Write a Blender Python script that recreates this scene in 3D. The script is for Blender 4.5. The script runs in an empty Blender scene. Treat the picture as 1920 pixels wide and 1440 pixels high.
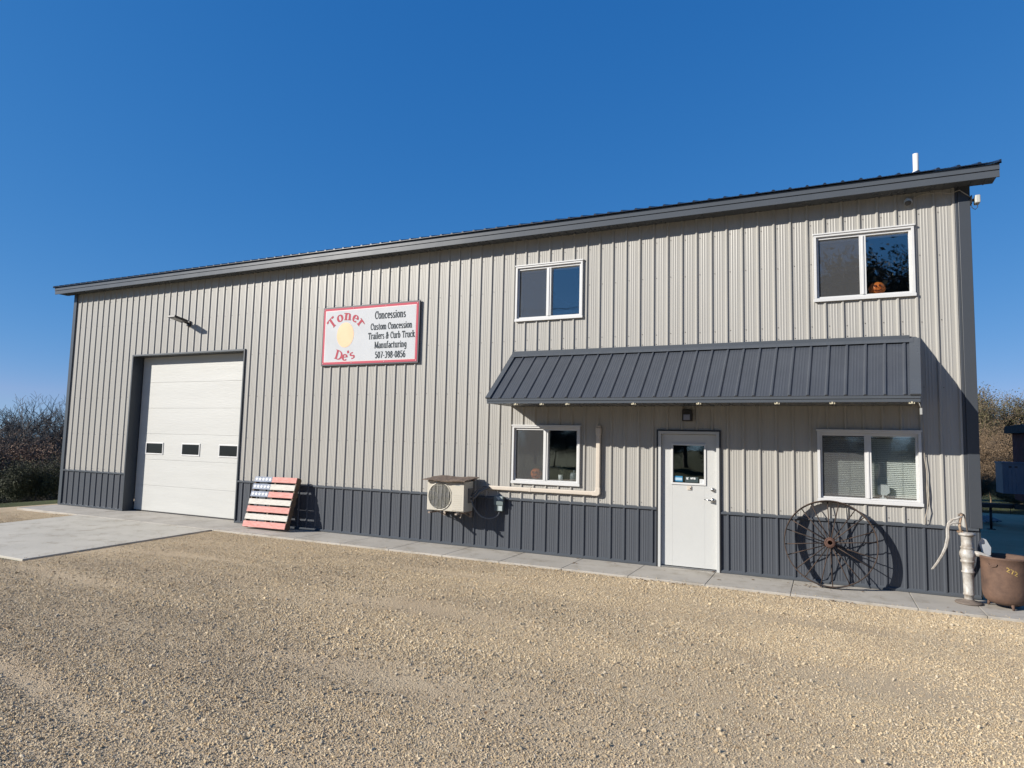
import bpy, bmesh, math, random
import numpy as np
from mathutils import Vector, Matrix, Euler

random.seed(7); rng = np.random.default_rng(11)
scene = bpy.context.scene
COL = scene.collection
R = math.radians

# ------------------------------------------------------------------ camera
CX, CY, CZ = 17.554, -10.4424, 1.8941
YAW, PITCH, ROLL, FPX = 0.44663, 0.08685, 0.0232, 1229.49
F_ = Vector((-math.sin(YAW)*math.cos(PITCH), math.cos(YAW)*math.cos(PITCH), math.sin(PITCH)))
R0 = Vector((math.cos(YAW), math.sin(YAW), 0)); U0 = R0.cross(F_)
R_ = R0*math.cos(ROLL)+U0*math.sin(ROLL); U_ = U0*math.cos(ROLL)-R0*math.sin(ROLL)
cd = bpy.data.cameras.new('camera'); cam = bpy.data.objects.new('camera', cd); COL.objects.link(cam)
cd.sensor_width = 36; cd.lens = FPX/1920*36; cd.clip_end = 3000; cd.clip_start = .05
M = Matrix((( R_.x, U_.x, -F_.x, CX), (R_.y, U_.y, -F_.y, CY), (R_.z, U_.z, -F_.z, CZ), (0, 0, 0, 1)))
cam.matrix_world = M
scene.camera = cam

# ------------------------------------------------------------------ sky, sun, exposure
SUN_TRAVEL = Vector((1.08, 1.0, -0.69)).normalized()
elev = math.asin(-SUN_TRAVEL.z)
az = math.atan2(-SUN_TRAVEL.x, -SUN_TRAVEL.y)
world = bpy.data.worlds.new('World'); scene.world = world; world.use_nodes = True
nt = world.node_tree; nt.nodes.clear()
sky = nt.nodes.new('ShaderNodeTexSky'); sky.sky_type = 'NISHITA'; sky.sun_disc = False
sky.sun_elevation = elev; sky.sun_rotation = az
sky.altitude = 2000; sky.air_density = .8; sky.dust_density = 0; sky.ozone_density = 8.0
bg = nt.nodes.new('ShaderNodeBackground'); bg.inputs[1].default_value = 0.085
wo = nt.nodes.new('ShaderNodeOutputWorld')
# per-channel response: the deep polarised blue overhead and the pale band near the horizon
sep = nt.nodes.new('ShaderNodeSeparateColor'); com = nt.nodes.new('ShaderNodeCombineColor'); nt.links.new(sky.outputs[0], sep.inputs[0])
SKYK = .63
for i_, (g_, a_) in enumerate(((1.25, 2.5), (.60, .82), (.36, .89))):
    p_ = nt.nodes.new('ShaderNodeMath'); p_.operation = 'POWER'; p_.inputs[1].default_value = g_
    k_ = nt.nodes.new('ShaderNodeMath'); k_.operation = 'MULTIPLY'; k_.inputs[1].default_value = SKYK*a_*.085**g_/.085
    nt.links.new(sep.outputs[i_], p_.inputs[0]); nt.links.new(p_.outputs[0], k_.inputs[0])
    if i_ == 0: red_ = k_
    else: nt.links.new(k_.outputs[0], com.inputs[i_])
    if i_ == 1:
        g6 = nt.nodes.new('ShaderNodeMath'); g6.operation = 'MULTIPLY'; g6.inputs[1].default_value = .63; nt.links.new(k_.outputs[0], g6.inputs[0])
        mn_ = nt.nodes.new('ShaderNodeMath'); mn_.operation = 'MINIMUM'; nt.links.new(g6.outputs[0], mn_.inputs[0]); nt.links.new(red_.outputs[0], mn_.inputs[1]); nt.links.new(mn_.outputs[0], com.inputs[0])
nt.links.new(com.outputs[0], bg.inputs[0]); nt.links.new(bg.outputs[0], wo.inputs[0])
sl = bpy.data.lights.new('sun', 'SUN'); sl.energy = 5.0; sl.angle = R(0.5); sl.color = (1.0, .945, .86)
so = bpy.data.objects.new('sun', sl); COL.objects.link(so)
so.rotation_euler = SUN_TRAVEL.to_track_quat('-Z', 'Y').to_euler(); so.location = (-10, -20, 20)
vs = scene.view_settings
vs.view_transform = 'Standard'; vs.look = 'None'; vs.gamma = 1; vs.exposure = 0.60
scene.cycles.max_bounces = 8; scene.cycles.transparent_max_bounces = 12
scene.cycles.use_denoising = True

# ------------------------------------------------------------------ materials
ALB = .74
def mat(name, col, rough=.6, metal=0, var=0, vscale=3, bump=0, bscale=60, spec=.5, vcol=None, detail=4, stretch=None, coat=0):
    if not metal and not any(k_ in name for k_ in ('bark', 'rust_leaf', 'scrub', 'olive_leaf', 'pumpkin', 'blind_')):
        col = tuple(c_*ALB for c_ in col); vcol = vcol and tuple(c_*ALB for c_ in vcol)
    m = bpy.data.materials.new(name); m.use_nodes = True
    t = m.node_tree; n = t.nodes; b = n['Principled BSDF']
    b.inputs['Base Color'].default_value = (*col, 1); b.inputs['Roughness'].default_value = rough
    b.inputs['Metallic'].default_value = metal; b.inputs['Specular IOR Level'].default_value = spec
    b.inputs['Coat Weight'].default_value = coat
    if var or bump:
        tc = n.new('ShaderNodeTexCoord'); mp = n.new('ShaderNodeMapping'); t.links.new(tc.outputs['Object'], mp.inputs[0])
        if stretch: mp.inputs['Scale'].default_value = stretch
    if var:
        no = n.new('ShaderNodeTexNoise'); no.inputs['Scale'].default_value = vscale; no.inputs['Detail'].default_value = detail
        no.inputs['Roughness'].default_value = .65
        t.links.new(mp.outputs[0], no.inputs['Vector'])
        cr = n.new('ShaderNodeValToRGB'); cr.color_ramp.elements[0].position = .3; cr.color_ramp.elements[1].position = .7
        v2 = vcol or tuple(c*(1-var) for c in col)
        cr.color_ramp.elements[0].color = (*v2, 1); cr.color_ramp.elements[1].color = (*[min(1, c*(1+var*.4)) for c in col], 1)
        t.links.new(no.outputs['Fac'], cr.inputs[0]); t.links.new(cr.outputs[0], b.inputs['Base Color'])
        mr = n.new('ShaderNodeMapRange'); mr.inputs['To Min'].default_value = min(1, rough*1.25); mr.inputs['To Max'].default_value = rough*.8
        t.links.new(no.outputs['Fac'], mr.inputs['Value']); t.links.new(mr.outputs[0], b.inputs['Roughness'])
    if bump:
        nb = n.new('ShaderNodeTexNoise'); nb.inputs['Scale'].default_value = bscale; nb.inputs['Detail'].default_value = 3
        t.links.new(mp.outputs[0], nb.inputs['Vector'])
        bu = n.new('ShaderNodeBump'); bu.inputs['Strength'].default_value = 1; bu.inputs['Distance'].default_value = bump
        t.links.new(nb.outputs['Fac'], bu.inputs['Height']); t.links.new(bu.outputs[0], b.inputs['Normal'])
    return m

def glass_mat(name, tint=(.93, .95, .95), refl=.9):
    m = bpy.data.materials.new(name); m.use_nodes = True; t = m.node_tree; n = t.nodes
    n.remove(n['Principled BSDF']); out = n['Material Output']
    tr = n.new('ShaderNodeBsdfTransparent'); tr.inputs[0].default_value = (*tint, 1)
    gl = n.new('ShaderNodeBsdfGlossy'); gl.inputs['Roughness'].default_value = .004; gl.inputs[0].default_value = (refl, refl, refl, 1)
    ly = n.new('ShaderNodeLayerWeight'); ly.inputs['Blend'].default_value = .5
    pw = n.new('ShaderNodeMath'); pw.operation = 'POWER'; pw.inputs[1].default_value = 5; t.links.new(ly.outputs['Facing'], pw.inputs[0])
    lw = n.new('ShaderNodeMath'); lw.operation = 'MULTIPLY_ADD'; lw.inputs[1].default_value = .9; lw.inputs[2].default_value = .19; t.links.new(pw.outputs[0], lw.inputs[0])
    nz = n.new('ShaderNodeTexNoise'); nz.inputs['Scale'].default_value = 1.3; nz.inputs['Detail'].default_value = 1
    bu = n.new('ShaderNodeBump'); bu.inputs['Strength'].default_value = .35; bu.inputs['Distance'].default_value = .004
    t.links.new(nz.outputs['Fac'], bu.inputs['Height']); t.links.new(bu.outputs[0], gl.inputs['Normal'])
    mx = n.new('ShaderNodeMixShader'); t.links.new(lw.outputs[0], mx.inputs[0])
    t.links.new(tr.outputs[0], mx.inputs[1]); t.links.new(gl.outputs[0], mx.inputs[2]); t.links.new(mx.outputs[0], out.inputs[0])
    return m

def screen_mat(name):
    m = bpy.data.materials.new(name); m.use_nodes = True; t = m.node_tree; n = t.nodes
    n.remove(n['Principled BSDF']); out = n['Material Output']
    tr = n.new('ShaderNodeBsdfTransparent'); df = n.new('ShaderNodeBsdfDiffuse'); df.inputs[0].default_value = (.115, .117, .12, 1)
    mx = n.new('ShaderNodeMixShader'); mx.inputs[0].default_value = .40
    t.links.new(tr.outputs[0], mx.inputs[1]); t.links.new(df.outputs[0], mx.inputs[2]); t.links.new(mx.outputs[0], out.inputs[0])
    return m

SID = (.45, .434, .397)
M_sid = mat('light_siding_paint', SID, .38, var=.10, vscale=1.1, stretch=(1.6, 2, .25), spec=.4, bump=.0035, bscale=1.6)
DK = (.078, .087, .103)
M_dark = mat('charcoal_siding_paint', DK, .42, var=.12, vscale=1.5, stretch=(2.5, 2, .5), spec=.4)
M_trim = mat('charcoal_trim_paint', (.098, .110, .126), .27, var=.08, vscale=2, spec=.3)
M_roof = mat('shaded_roof_sheet', (.02, .026, .04), .25, spec=.6)  # near-black navy puts the shade under the sheet edge into the colour
M_white = mat('white_vinyl', (.72, .72, .71), .4, var=.05, vscale=4)
M_door = mat('white_door_paint', (.615, .62, .60), .42, var=.035, vscale=2.5, bump=.0006, bscale=25)
M_gar = mat('white_garage_door', (.60, .60, .57), .5, var=.07, vscale=1.6, bump=.0025, bscale=22, stretch=(.35, 1, 3))
M_glass = glass_mat('window_glass')
M_glassd = glass_mat('door_glass', (.35, .4, .4))
M_screen = screen_mat('insect_screen')
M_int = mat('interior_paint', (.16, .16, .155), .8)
M_black = mat('black_plastic', (.018, .018, .02), .5)
M_rubber = mat('rubber', (.03, .03, .03), .8)
M_screw = mat('screw_head', (.12, .11, .10), .5)
M_cream = mat('cream_plastic', (.68, .60, .50), .5, var=.06, vscale=4)
M_metal = mat('brushed_metal', (.42, .42, .41), .3, metal=1)
M_concrete = None

def concrete_mat(name, col, var=.16):
    col = tuple(c_*ALB for c_ in col)
    m = bpy.data.materials.new(name); m.use_nodes = True; t = m.node_tree; n = t.nodes; b = n['Principled BSDF']
    b.inputs['Roughness'].default_value = .85
    tc = n.new('ShaderNodeTexCoord')
    a = n.new('ShaderNodeTexNoise'); a.inputs['Scale'].default_value = .9; a.inputs['Detail'].default_value = 6; a.inputs['Roughness'].default_value = .6
    c = n.new('ShaderNodeTexNoise'); c.inputs['Scale'].default_value = 90; c.inputs['Detail'].default_value = 3
    t.links.new(tc.outputs['Object'], a.inputs['Vector']); t.links.new(tc.outputs['Object'], c.inputs['Vector'])
    r = n.new('ShaderNodeValToRGB'); e = r.color_ramp.elements
    e[0].position = .32; e[1].position = .68
    e[0].color = (*[x*(1-var) for x in col], 1); e[1].color = (*[x*(1+var*.5) for x in col], 1)
    t.links.new(a.outputs['Fac'], r.inputs[0])
    mx = n.new('ShaderNodeMix'); mx.data_type = 'RGBA'; mx.blend_type = 'MULTIPLY'; mx.inputs['Factor'].default_value = .35
    t.links.new(r.outputs[0], mx.inputs['A']); t.links.new(c.outputs['Color'], mx.inputs['B'])
    mm = n.new('ShaderNodeMapRange'); mm.inputs['To Min'].default_value = .55; mm.inputs['To Max'].default_value = 1.3
    t.links.new(c.outputs['Fac'], mm.inputs['Value']); t.links.new(mm.outputs[0], mx.inputs['B'])
    sv = n.new('ShaderNodeTexNoise'); sv.inputs['Scale'].default_value = 2.3; sv.inputs['Detail'].default_value = 7; sv.inputs['Roughness'].default_value = .75; t.links.new(tc.outputs['Object'], sv.inputs['Vector'])
    sr = n.new('ShaderNodeValToRGB'); sr.color_ramp.elements[0].position = .34; sr.color_ramp.elements[0].color = (.72, .69, .64, 1); sr.color_ramp.elements[1].position = .5; sr.color_ramp.elements[1].color = (1, 1, 1, 1)
    t.links.new(sv.outputs['Fac'], sr.inputs[0])
    m2 = n.new('ShaderNodeMix'); m2.data_type = 'RGBA'; m2.blend_type = 'MULTIPLY'; m2.inputs['Factor'].default_value = 1
    t.links.new(mx.outputs['Result'], m2.inputs['A']); t.links.new(sr.outputs[0], m2.inputs['B'])
    t.links.new(m2.outputs['Result'], b.inputs['Base Color'])
    bu = n.new('ShaderNodeBump'); bu.inputs['Strength'].default_value = .5; bu.inputs['Distance'].default_value = .003
    t.links.new(c.outputs['Fac'], bu.inputs['Height']); t.links.new(bu.outputs[0], b.inputs['Normal'])
    return m
M_walk = concrete_mat('walk_concrete', (.53, .49, .425))
M_apron = concrete_mat('apron_concrete', (.60, .56, .475), .12)

# ------------------------------------------------------------------ mesh helpers
class MB:
    def __init__(s): s.v = []; s.f = []; s.m = []; s.sm = []
    def poly(s, pts, mi=0, smooth=False):
        k = len(s.v); s.v += [tuple(p) for p in pts]; s.f.append(tuple(range(k, k+len(pts)))); s.m.append(mi); s.sm.append(smooth)
    def box(s, x0, x1, y0, y1, z0, z1, mi=0, mtx=None):
        P = [(x0,y0,z0),(x1,y0,z0),(x1,y1,z0),(x0,y1,z0),(x0,y0,z1),(x1,y0,z1),(x1,y1,z1),(x0,y1,z1)]
        if mtx: P = [tuple(mtx @ Vector(p)) for p in P]
        k = len(s.v); s.v += P
        for q in ((0,3,2,1),(4,5,6,7),(0,1,5,4),(1,2,6,5),(2,3,7,6),(3,0,4,7)):
            s.f.append(tuple(k+i for i in q)); s.m.append(mi); s.sm.append(False)
        return s
    def prism(s, poly, axis, a, b, mi=0):
        """poly: 2D points; axis 'x','y','z' extruded a..b"""
        def P(u, w, t): return {'x': (t, u, w), 'y': (u, t, w), 'z': (u, w, t)}[axis]
        n = len(poly); k = len(s.v)
        s.v += [P(u, w, a) for u, w in poly] + [P(u, w, b) for u, w in poly]
        s.f.append(tuple(range(k, k+n))); s.f.append(tuple(range(k+2*n-1, k+n-1, -1))); s.m += [mi, mi]; s.sm += [False, False]
        for i in range(n):
            j = (i+1) % n; s.f.append((k+i, k+n+i, k+n+j, k+j)); s.m.append(mi); s.sm.append(False)
        return s
    def tube(s, pts, rad, seg=10, mi=0, cap=True, smooth=True, closed=False, flat=None):
        pts = [Vector(p) for p in pts]; n = len(pts)
        if not hasattr(rad, '__len__'): rad = [rad]*n
        k = len(s.v); up = None
        for i, p in enumerate(pts):
            if closed: d = pts[(i+1) % n]-pts[i-1]
            else: d = pts[min(i+1, n-1)]-pts[max(i-1, 0)]
            d.normalize()
            if up is None:
                up = Vector((0, 0, 1)) if abs(d.z) < .9 else Vector((1, 0, 0))
            a = d.cross(up)
            if a.length < 1e-5: a = d.cross(Vector((0, 1, 0)))
            a.normalize(); b = a.cross(d); up = b
            for j in range(seg):
                t = 2*math.pi*j/seg
                s.v.append(tuple(p + a*math.cos(t)*rad[i]*(flat or 1) + b*math.sin(t)*rad[i]))
        for i in range(n if closed else n-1):
            for j in range(seg):
                i2 = (i+1) % n
                s.f.append((k+i*seg+j, k+i*seg+(j+1) % seg, k+i2*seg+(j+1) % seg, k+i2*seg+j)); s.m.append(mi); s.sm.append(smooth)
        if cap and not closed:
            s.f.append(tuple(range(k+seg-1, k-1, -1))); s.f.append(tuple(range(k+(n-1)*seg, k+n*seg))); s.m += [mi, mi]; s.sm += [False, False]
        return s
    def lathe(s, prof, c=(0, 0, 0), seg=32, axis='z', mi=0, smooth=True, mtx=None):
        k = len(s.v); n = len(prof)
        for r, h in prof:
            for j in range(seg):
                t = 2*math.pi*j/seg; a, b = r*math.cos(t), r*math.sin(t)
                p = {'z': (a, b, h), 'y': (a, h, b), 'x': (h, a, b)}[axis]
                p = Vector((p[0]+c[0], p[1]+c[1], p[2]+c[2]))
                s.v.append(tuple(mtx @ p if mtx else p))
        for i in range(n-1):
            for j in range(seg):
                s.f.append((k+i*seg+j, k+i*seg+(j+1) % seg, k+(i+1)*seg+(j+1) % seg, k+(i+1)*seg+j)); s.m.append(mi); s.sm.append(smooth)
        return s
    def ring(s, x0, x1, z0, z1, w, y0, y1, wb=None, wt=None, mi=0):
        """rectangular frame in the xz plane, mitre free (butted)"""
        wb = w if wb is None else wb; wt = w if wt is None else wt
        s.box(x0, x1, y0, y1, z1-wt, z1, mi); s.box(x0, x1, y0, y1, z0, z0+wb, mi)
        s.box(x0, x0+w, y0, y1, z0+wb, z1-wt, mi); s.box(x1-w, x1, y0, y1, z0+wb, z1-wt, mi)
        return s
    def build(s, name, mats, parent=None, bevel=0, loc=None):
        me = bpy.data.meshes.new(name)
        v = s.v
        if loc: v = [(a-loc[0], b-loc[1], c-loc[2]) for a, b, c in v]
        me.from_pydata(v, [], s.f)
        if not isinstance(mats, (list, tuple)): mats = [mats]
        for m in mats: me.materials.append(m)
        me.polygons.foreach_set('material_index', s.m); me.polygons.foreach_set('use_smooth', s.sm)
        me.update()
        bm = bmesh.new(); bm.from_mesh(me); bmesh.ops.recalc_face_normals(bm, faces=bm.faces); bm.to_mesh(me); bm.free()
        o = bpy.data.objects.new(name, me); COL.objects.link(o)
        if parent: o.parent = parent
        if loc: o.location = loc
        if bevel:
            b = o.modifiers.new('bevel', 'BEVEL'); b.width = bevel; b.segments = 2; b.limit_method = 'ANGLE'; b.angle_limit = R(40)
        return o

def rawmesh(name, v, f, mats, parent=None, smooth=False, mi=None):
    """v (n,3) array, f (m,k) array of equal sized faces"""
    me = bpy.data.meshes.new(name); v = np.asarray(v, np.float32); f = np.asarray(f, np.int32); m, k = f.shape
    me.vertices.add(len(v)); me.vertices.foreach_set('co', v.ravel())
    me.loops.add(m*k); me.loops.foreach_set('vertex_index', f.ravel())
    me.polygons.add(m); me.polygons.foreach_set('loop_start', np.arange(0, m*k, k, dtype=np.int32)); me.polygons.foreach_set('loop_total', np.full(m, k, np.int32))
    if mi is not None: me.polygons.foreach_set('material_index', np.asarray(mi, np.int32))
    me.polygons.foreach_set('use_smooth', np.full(m, smooth))
    if not isinstance(mats, (list, tuple)): mats = [mats]
    for x in mats: me.materials.append(x)
    me.update(); me.validate()
    o = bpy.data.objects.new(name, me); COL.objects.link(o)
    if parent: o.parent = parent
    return o

def tag(o, label=None, cat=None, group=None, kind=None):
    if label: o['label'] = label
    if cat: o['category'] = cat
    if group: o['group'] = group
    if kind: o['kind'] = kind
    return o
def empty(name, loc=(0, 0, 0), parent=None):
    o = bpy.data.objects.new(name, None); COL.objects.link(o); o.location = loc; o.empty_display_size = .2
    if parent: o.parent = parent
    return o
def put(o, root):
    """parent o (built in world coordinates) to a root that stands elsewhere"""
    o.parent = root; o.matrix_parent_inverse = Matrix.Translation(root.location).inverted(); return o

# ------------------------------------------------------------------ ribbed sheet metal
P = 0.2286
def rib_points(x0, x1, phase=-.02, h=.022, minor=.0026):
    pts = {round(x0, 5), round(x1, 5)}
    def add(x):
        if x0 < x < x1: pts.add(round(x, 5))
    k0 = int((x0-phase)/P)-1; k1 = int((x1-phase)/P)+2
    for k in range(k0, k1):
        c = k*P+phase
        for d in (-.027, -.0095, .0095, .027): add(c+d)
        for q in (P*.34, P*.5, P*.66):
            for d in (-.011, -.004, .004, .011): add(c+q+d)
    def H(x):
        u = (x-phase+P/2) % P - P/2
        a = abs(u)
        if a <= .0095: return h
        if a < .027: return h*(.027-a)/.0175
        for q in (P*.34, P*.5, P*.66):
            w = abs(((x-phase) % P)-q)
            if w <= .004: return minor
            if w < .011: return minor*(.011-w)/.007
        return 0
    xs = sorted(pts)
    return [(x, H(x)) for x in xs]
def ribbed_wall(mb, x0, x1, z0, z1, holes, y=0, mi=0):
    zs = sorted({z0, z1} | {z for h in holes for z in h[2:] if z0 < z < z1})
    for a, b in zip(zs[:-1], zs[1:]):
        mid = (a+b)/2; iv = [(x0, x1)]
        for h in holes:
            if h[2] < mid < h[3]:
                nv = []
                for p, q in iv:
                    if h[1] <= p or h[0] >= q: nv.append((p, q)); continue
                    if h[0] > p: nv.append((p, h[0]))
                    if h[1] < q: nv.append((h[1], q))
                iv = nv
        for p, q in iv:
            pr = rib_points(p, q)
            for (xa, ha), (xb, hb) in zip(pr[:-1], pr[1:]):
                mb.poly([(xa, y-ha, a), (xb, y-hb, a), (xb, y-hb, b), (xa, y-ha, b)], mi)

# ------------------------------------------------------------------ terrain
GX0, GX1 = -1.2, 60
def terrain_z(x, y):
    x = np.asarray(x, float); y = np.asarray(y, float)
    z = np.full(np.broadcast(x, y).shape, -.05)
    d = np.clip(-1.6-x, 0, None)
    z = z - np.where(d < 4, .022*d*d, .352+.176*(d-4))*1.0
    z = np.maximum(z, -8.5+.0*z)
    d2 = np.clip(y-15.5, 0, None); z = z-np.clip(d2*.03, 0, 1.2)
    return z
def grid_axis(lo, hi, fine_lo, fine_hi, step, grow=1.25):
    a = list(np.arange(fine_lo, fine_hi+1e-6, step)); s = step; x = fine_hi
    while x < hi: s *= grow; x += s; a.append(x)
    s = step; x = fine_lo
    while x > lo: s *= grow; x -= s; a.insert(0, x)
    return np.array(a)
def sheet(name, xs, ys, zf, m):
    X, Y = np.meshgrid(xs, ys); Z = zf(X, Y); nx, ny = len(xs), len(ys)
    v = np.stack([X.ravel(), Y.ravel(), Z.ravel()], 1)
    i = np.arange(nx-1)[None, :]+np.arange(ny-1)[:, None]*nx; i = i.ravel()
    return rawmesh(name, v, np.stack([i, i+1, i+1+nx, i+nx], 1), m, smooth=True)

def ground_mat(name, cols, s1, s2, bump, bs):
    if 'gravel' in name: cols = tuple(tuple(c_*ALB for c_ in q_) for q_ in cols)
    m = bpy.data.materials.new(name); m.use_nodes = True; t = m.node_tree; n = t.nodes; b = n['Principled BSDF']
    b.inputs['Roughness'].default_value = .95; b.inputs['Specular IOR Level'].default_value = .2
    tc = n.new('ShaderNodeTexCoord')
    a = n.new('ShaderNodeTexNoise'); a.inputs['Scale'].default_value = s1; a.inputs['Detail'].default_value = 8; a.inputs['Roughness'].default_value = .7
    c = n.new('ShaderNodeTexNoise'); c.inputs['Scale'].default_value = s2; c.inputs['Detail'].default_value = 4; c.inputs['Roughness'].default_value = .8
    for q in (a, c): t.links.new(tc.outputs['Object'], q.inputs['Vector'])
    r = n.new('ShaderNodeValToRGB'); e = r.color_ramp.elements; e[0].position = .3; e[1].position = .7
    e[0].color = (*cols[0], 1); e[1].color = (*cols[1], 1); t.links.new(a.outputs['Fac'], r.inputs[0])
    mm = n.new('ShaderNodeMapRange'); mm.inputs['To Min'].default_value = .3; mm.inputs['To Max'].default_value = 1.5
    t.links.new(c.outputs['Fac'], mm.inputs['Value'])
    mx = n.new('ShaderNodeMix'); mx.data_type = 'RGBA'; mx.blend_type = 'MULTIPLY'; mx.inputs['Factor'].default_value = 1
    t.links.new(r.outputs[0], mx.inputs['A']); t.links.new(mm.outputs[0], mx.inputs['B']); t.links.new(mx.outputs['Result'], b.inputs['Base Color'])
    bu = n.new('ShaderNodeBump'); bu.inputs['Strength'].default_value = 1; bu.inputs['Distance'].default_value = bump
    v = n.new('ShaderNodeTexVoronoi'); v.inputs['Scale'].default_value = bs; t.links.new(tc.outputs['Object'], v.inputs['Vector'])
    ad = n.new('ShaderNodeMath'); ad.operation = 'SUBTRACT'; t.links.new(c.outputs['Fac'], ad.inputs[0]); t.links.new(v.outputs['Distance'], ad.inputs[1])
    t.links.new(ad.outputs[0], bu.inputs['Height']); t.links.new(bu.outputs[0], b.inputs['Normal'])
    return m
M_grass = ground_mat('grass_ground', ((.05, .06, .02), (.11, .12, .045)), .6, 40, .03, 30)
M_grav = ground_mat('gravel_ground', ((.63, .48, .31), (.78, .62, .41)), .8, 75, .008, 80)

grass = sheet('grass_field', grid_axis(-900, 900, -45, 45, 1.5), grid_axis(-900, 900, -40, 60, 1.5), lambda x, y: terrain_z(x, y)-.06, M_grass)
tag(grass, kind='structure')

_ph = rng.uniform(0, 6.28, (14, 2)); _fr = rng.normal(0, 1, (14, 2)); _fr /= np.linalg.norm(_fr, axis=1)[:, None]
def undul(x, y, s0=.5, octs=14):
    z = 0*x
    for i in range(octs):
        f = s0*1.32**i; z = z+np.sin(x*_fr[i, 0]*f+y*_fr[i, 1]*f+_ph[i, 0])/(1.25**i)
    return z/3
def tracks(x, y):      # compacted bands of fines left by wheels, wandering roughly along the building
    x = np.asarray(x, float); y = np.asarray(y, float); c = np.zeros(np.broadcast(x, y).shape)
    for y0, a, w, xa, xb in ((-2.15, -.035, .20, 10, 26), (-3.1, .03, .16, 3, 14), (-4.05, .05, .24, 8, 20), (-5.0, .0, .18, 4, 13), (-6.05, .05, .22, 10, 22), (-7.3, -.02, .2, 9, 18)):
        yy = y0+a*(x-14)+.16*np.sin(x*.55+y0*3)+.05*np.sin(x*1.9+y0); ww = w*1.35*(1+.45*np.sin(x*.8+y0*5))
        fade = np.clip((x-xa)/2, 0, 1)*np.clip((xb-x)/2, 0, 1)*(.65+.35*np.sin(x*1.3+y0*7))
        c = np.maximum(c, fade*np.exp(-((y-yy)/ww)**2))
    return c
def gravel_z(x, y):
    near = np.exp(-((np.clip(-1.0-y, 0, None))/.5))          # calmer right beside the walk
    z = -.03+(.010*undul(x, y, .8)+.008*undul(x*.5, y*2.2, 2.2))*(1-near)-.016*tracks(x, y)
    z = z-.05*np.clip((6-x)/6, 0, 1)*np.clip((-1-y)/3, 0, 1)-.02*np.clip((9-x)/6, 0, 1)
    z = z-np.where(x < -1.0, np.clip(-1.0-x, 0, 1)*.12, 0)
    z = np.where(y > -0.2, np.minimum(z, -.05), z)
    dx = np.maximum(np.maximum(2.14-x, x-6.45), 0); dy = np.maximum(-4.42-y, 0); d = np.hypot(dx, dy); w_ = np.exp(-(d/.7)**2)
    ap = -.006-.0201*np.clip(-.985-y, 0, 3.44)-.020-.05*(d < .06); ww = np.where(y < -.99, w_, 0)
    z = z*(1-ww)+ap*ww
    return z
gv = sheet('gravel_yard', np.concatenate([np.arange(-2.2, 24, .09), np.arange(24, 60, .8)]), np.concatenate([np.arange(-22, -10, .8), np.arange(-10, 1, .09), np.arange(1, 15.5, .4)]),
           gravel_z, M_grav)
tag(gv, kind='structure')

# gravel stones (instances on numpy laid points)
def project(x, y, z):
    dx, dy, dz = x-CX, y-CY, z-CZ
    f = dx*F_.x+dy*F_.y+dz*F_.z; r = dx*R_.x+dy*R_.y+dz*R_.z; u = dx*U_.x+dy*U_.y+dz*U_.z
    return 960+FPX*r/f, 720-FPX*u/f, f
NST = 2700000
sx = rng.uniform(0, 23, NST); sy = rng.uniform(-9.6, -1.0, NST)
u, v, f = project(sx, sy, -.03)
ok = (f > 1) & (u > -250) & (u < 2170) & (v < 1600)
apx = (sx > 2.1+(-1.0-sy)*.02) & (sx < 6.47-(sy+1)*0.0) & (sy > -4.42)
ok &= ~apx
dist = np.hypot(sx-CX, sy-CY)
coarse = .5+.5*undul(sx*1.2+3, sy*2.6, .35); dens = np.clip(.55+.6*(coarse-.4)+.2*np.clip((sx-13)/4, 0, 1), .2, 1)*(1-.88*tracks(sx, sy))
dens *= np.clip(7.0/dist, .3, 1)**1.0
ok &= rng.uniform(0, 1, NST) < dens
sx, sy = sx[ok], sy[ok]; coarse = coarse[ok]
sz = gravel_z(sx, sy); n = len(sx)
scl = np.exp(rng.normal(-.05, .42, n))*(.0034+.0025*np.clip(coarse, 0, 1)); big = rng.uniform(0, 1, n) < .006; scl[big] *= rng.uniform(1.5, 2.6, big.sum())
scl = np.clip(scl, .0025, .024)
print('stones', n)
ex = []
for k in range(420):        # strays kicked onto the slabs
    if k % 3: ex.append((random.uniform(6.6, 20), -.985+abs(random.gauss(0, .05)), .002))
    else: ax_, ay_ = random.uniform(2.3, 6.44), random.uniform(-4.35, -1.1); ax_ = 6.45-abs(random.gauss(0, .12)) if k % 2 else ax_; ex.append((ax_, ay_, -.006-.0201*(-.985-ay_)+.002))
ex = np.array(ex); sx = np.concatenate([sx, ex[:, 0]]); sy = np.concatenate([sy, ex[:, 1]]); sz = np.concatenate([sz, ex[:, 2]]); scl = np.concatenate([scl, rng.uniform(.003, .0075, len(ex))]); n = len(sx)
pm = bpy.data.meshes.new('gravel'); pm.vertices.add(n); pm.vertices.foreach_set('co', np.stack([sx, sy, sz+scl*.15], 1).astype(np.float32).ravel())
at = pm.attributes.new('scl', 'FLOAT', 'POINT'); at.data.foreach_set('value', scl.astype(np.float32))
at = pm.attributes.new('rot', 'FLOAT_VECTOR', 'POINT'); at.data.foreach_set('vector', rng.uniform(0, 6.28, (n, 3)).astype(np.float32).ravel())
go = bpy.data.objects.new('gravel', pm); COL.objects.link(go); tag(go, 'loose tan crushed gravel covering the yard in front of the building', 'gravel', kind='stuff')
M_st = bpy.data.materials.new('gravel_stone'); M_st.use_nodes = True; t = M_st.node_tree; nn = t.nodes; b = nn['Principled BSDF']
b.inputs['Roughness'].default_value = .9; b.inputs['Specular IOR Level'].default_value = .25
oi = nn.new('ShaderNodeObjectInfo'); cr = nn.new('ShaderNodeValToRGB'); els = cr.color_ramp.elements
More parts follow.
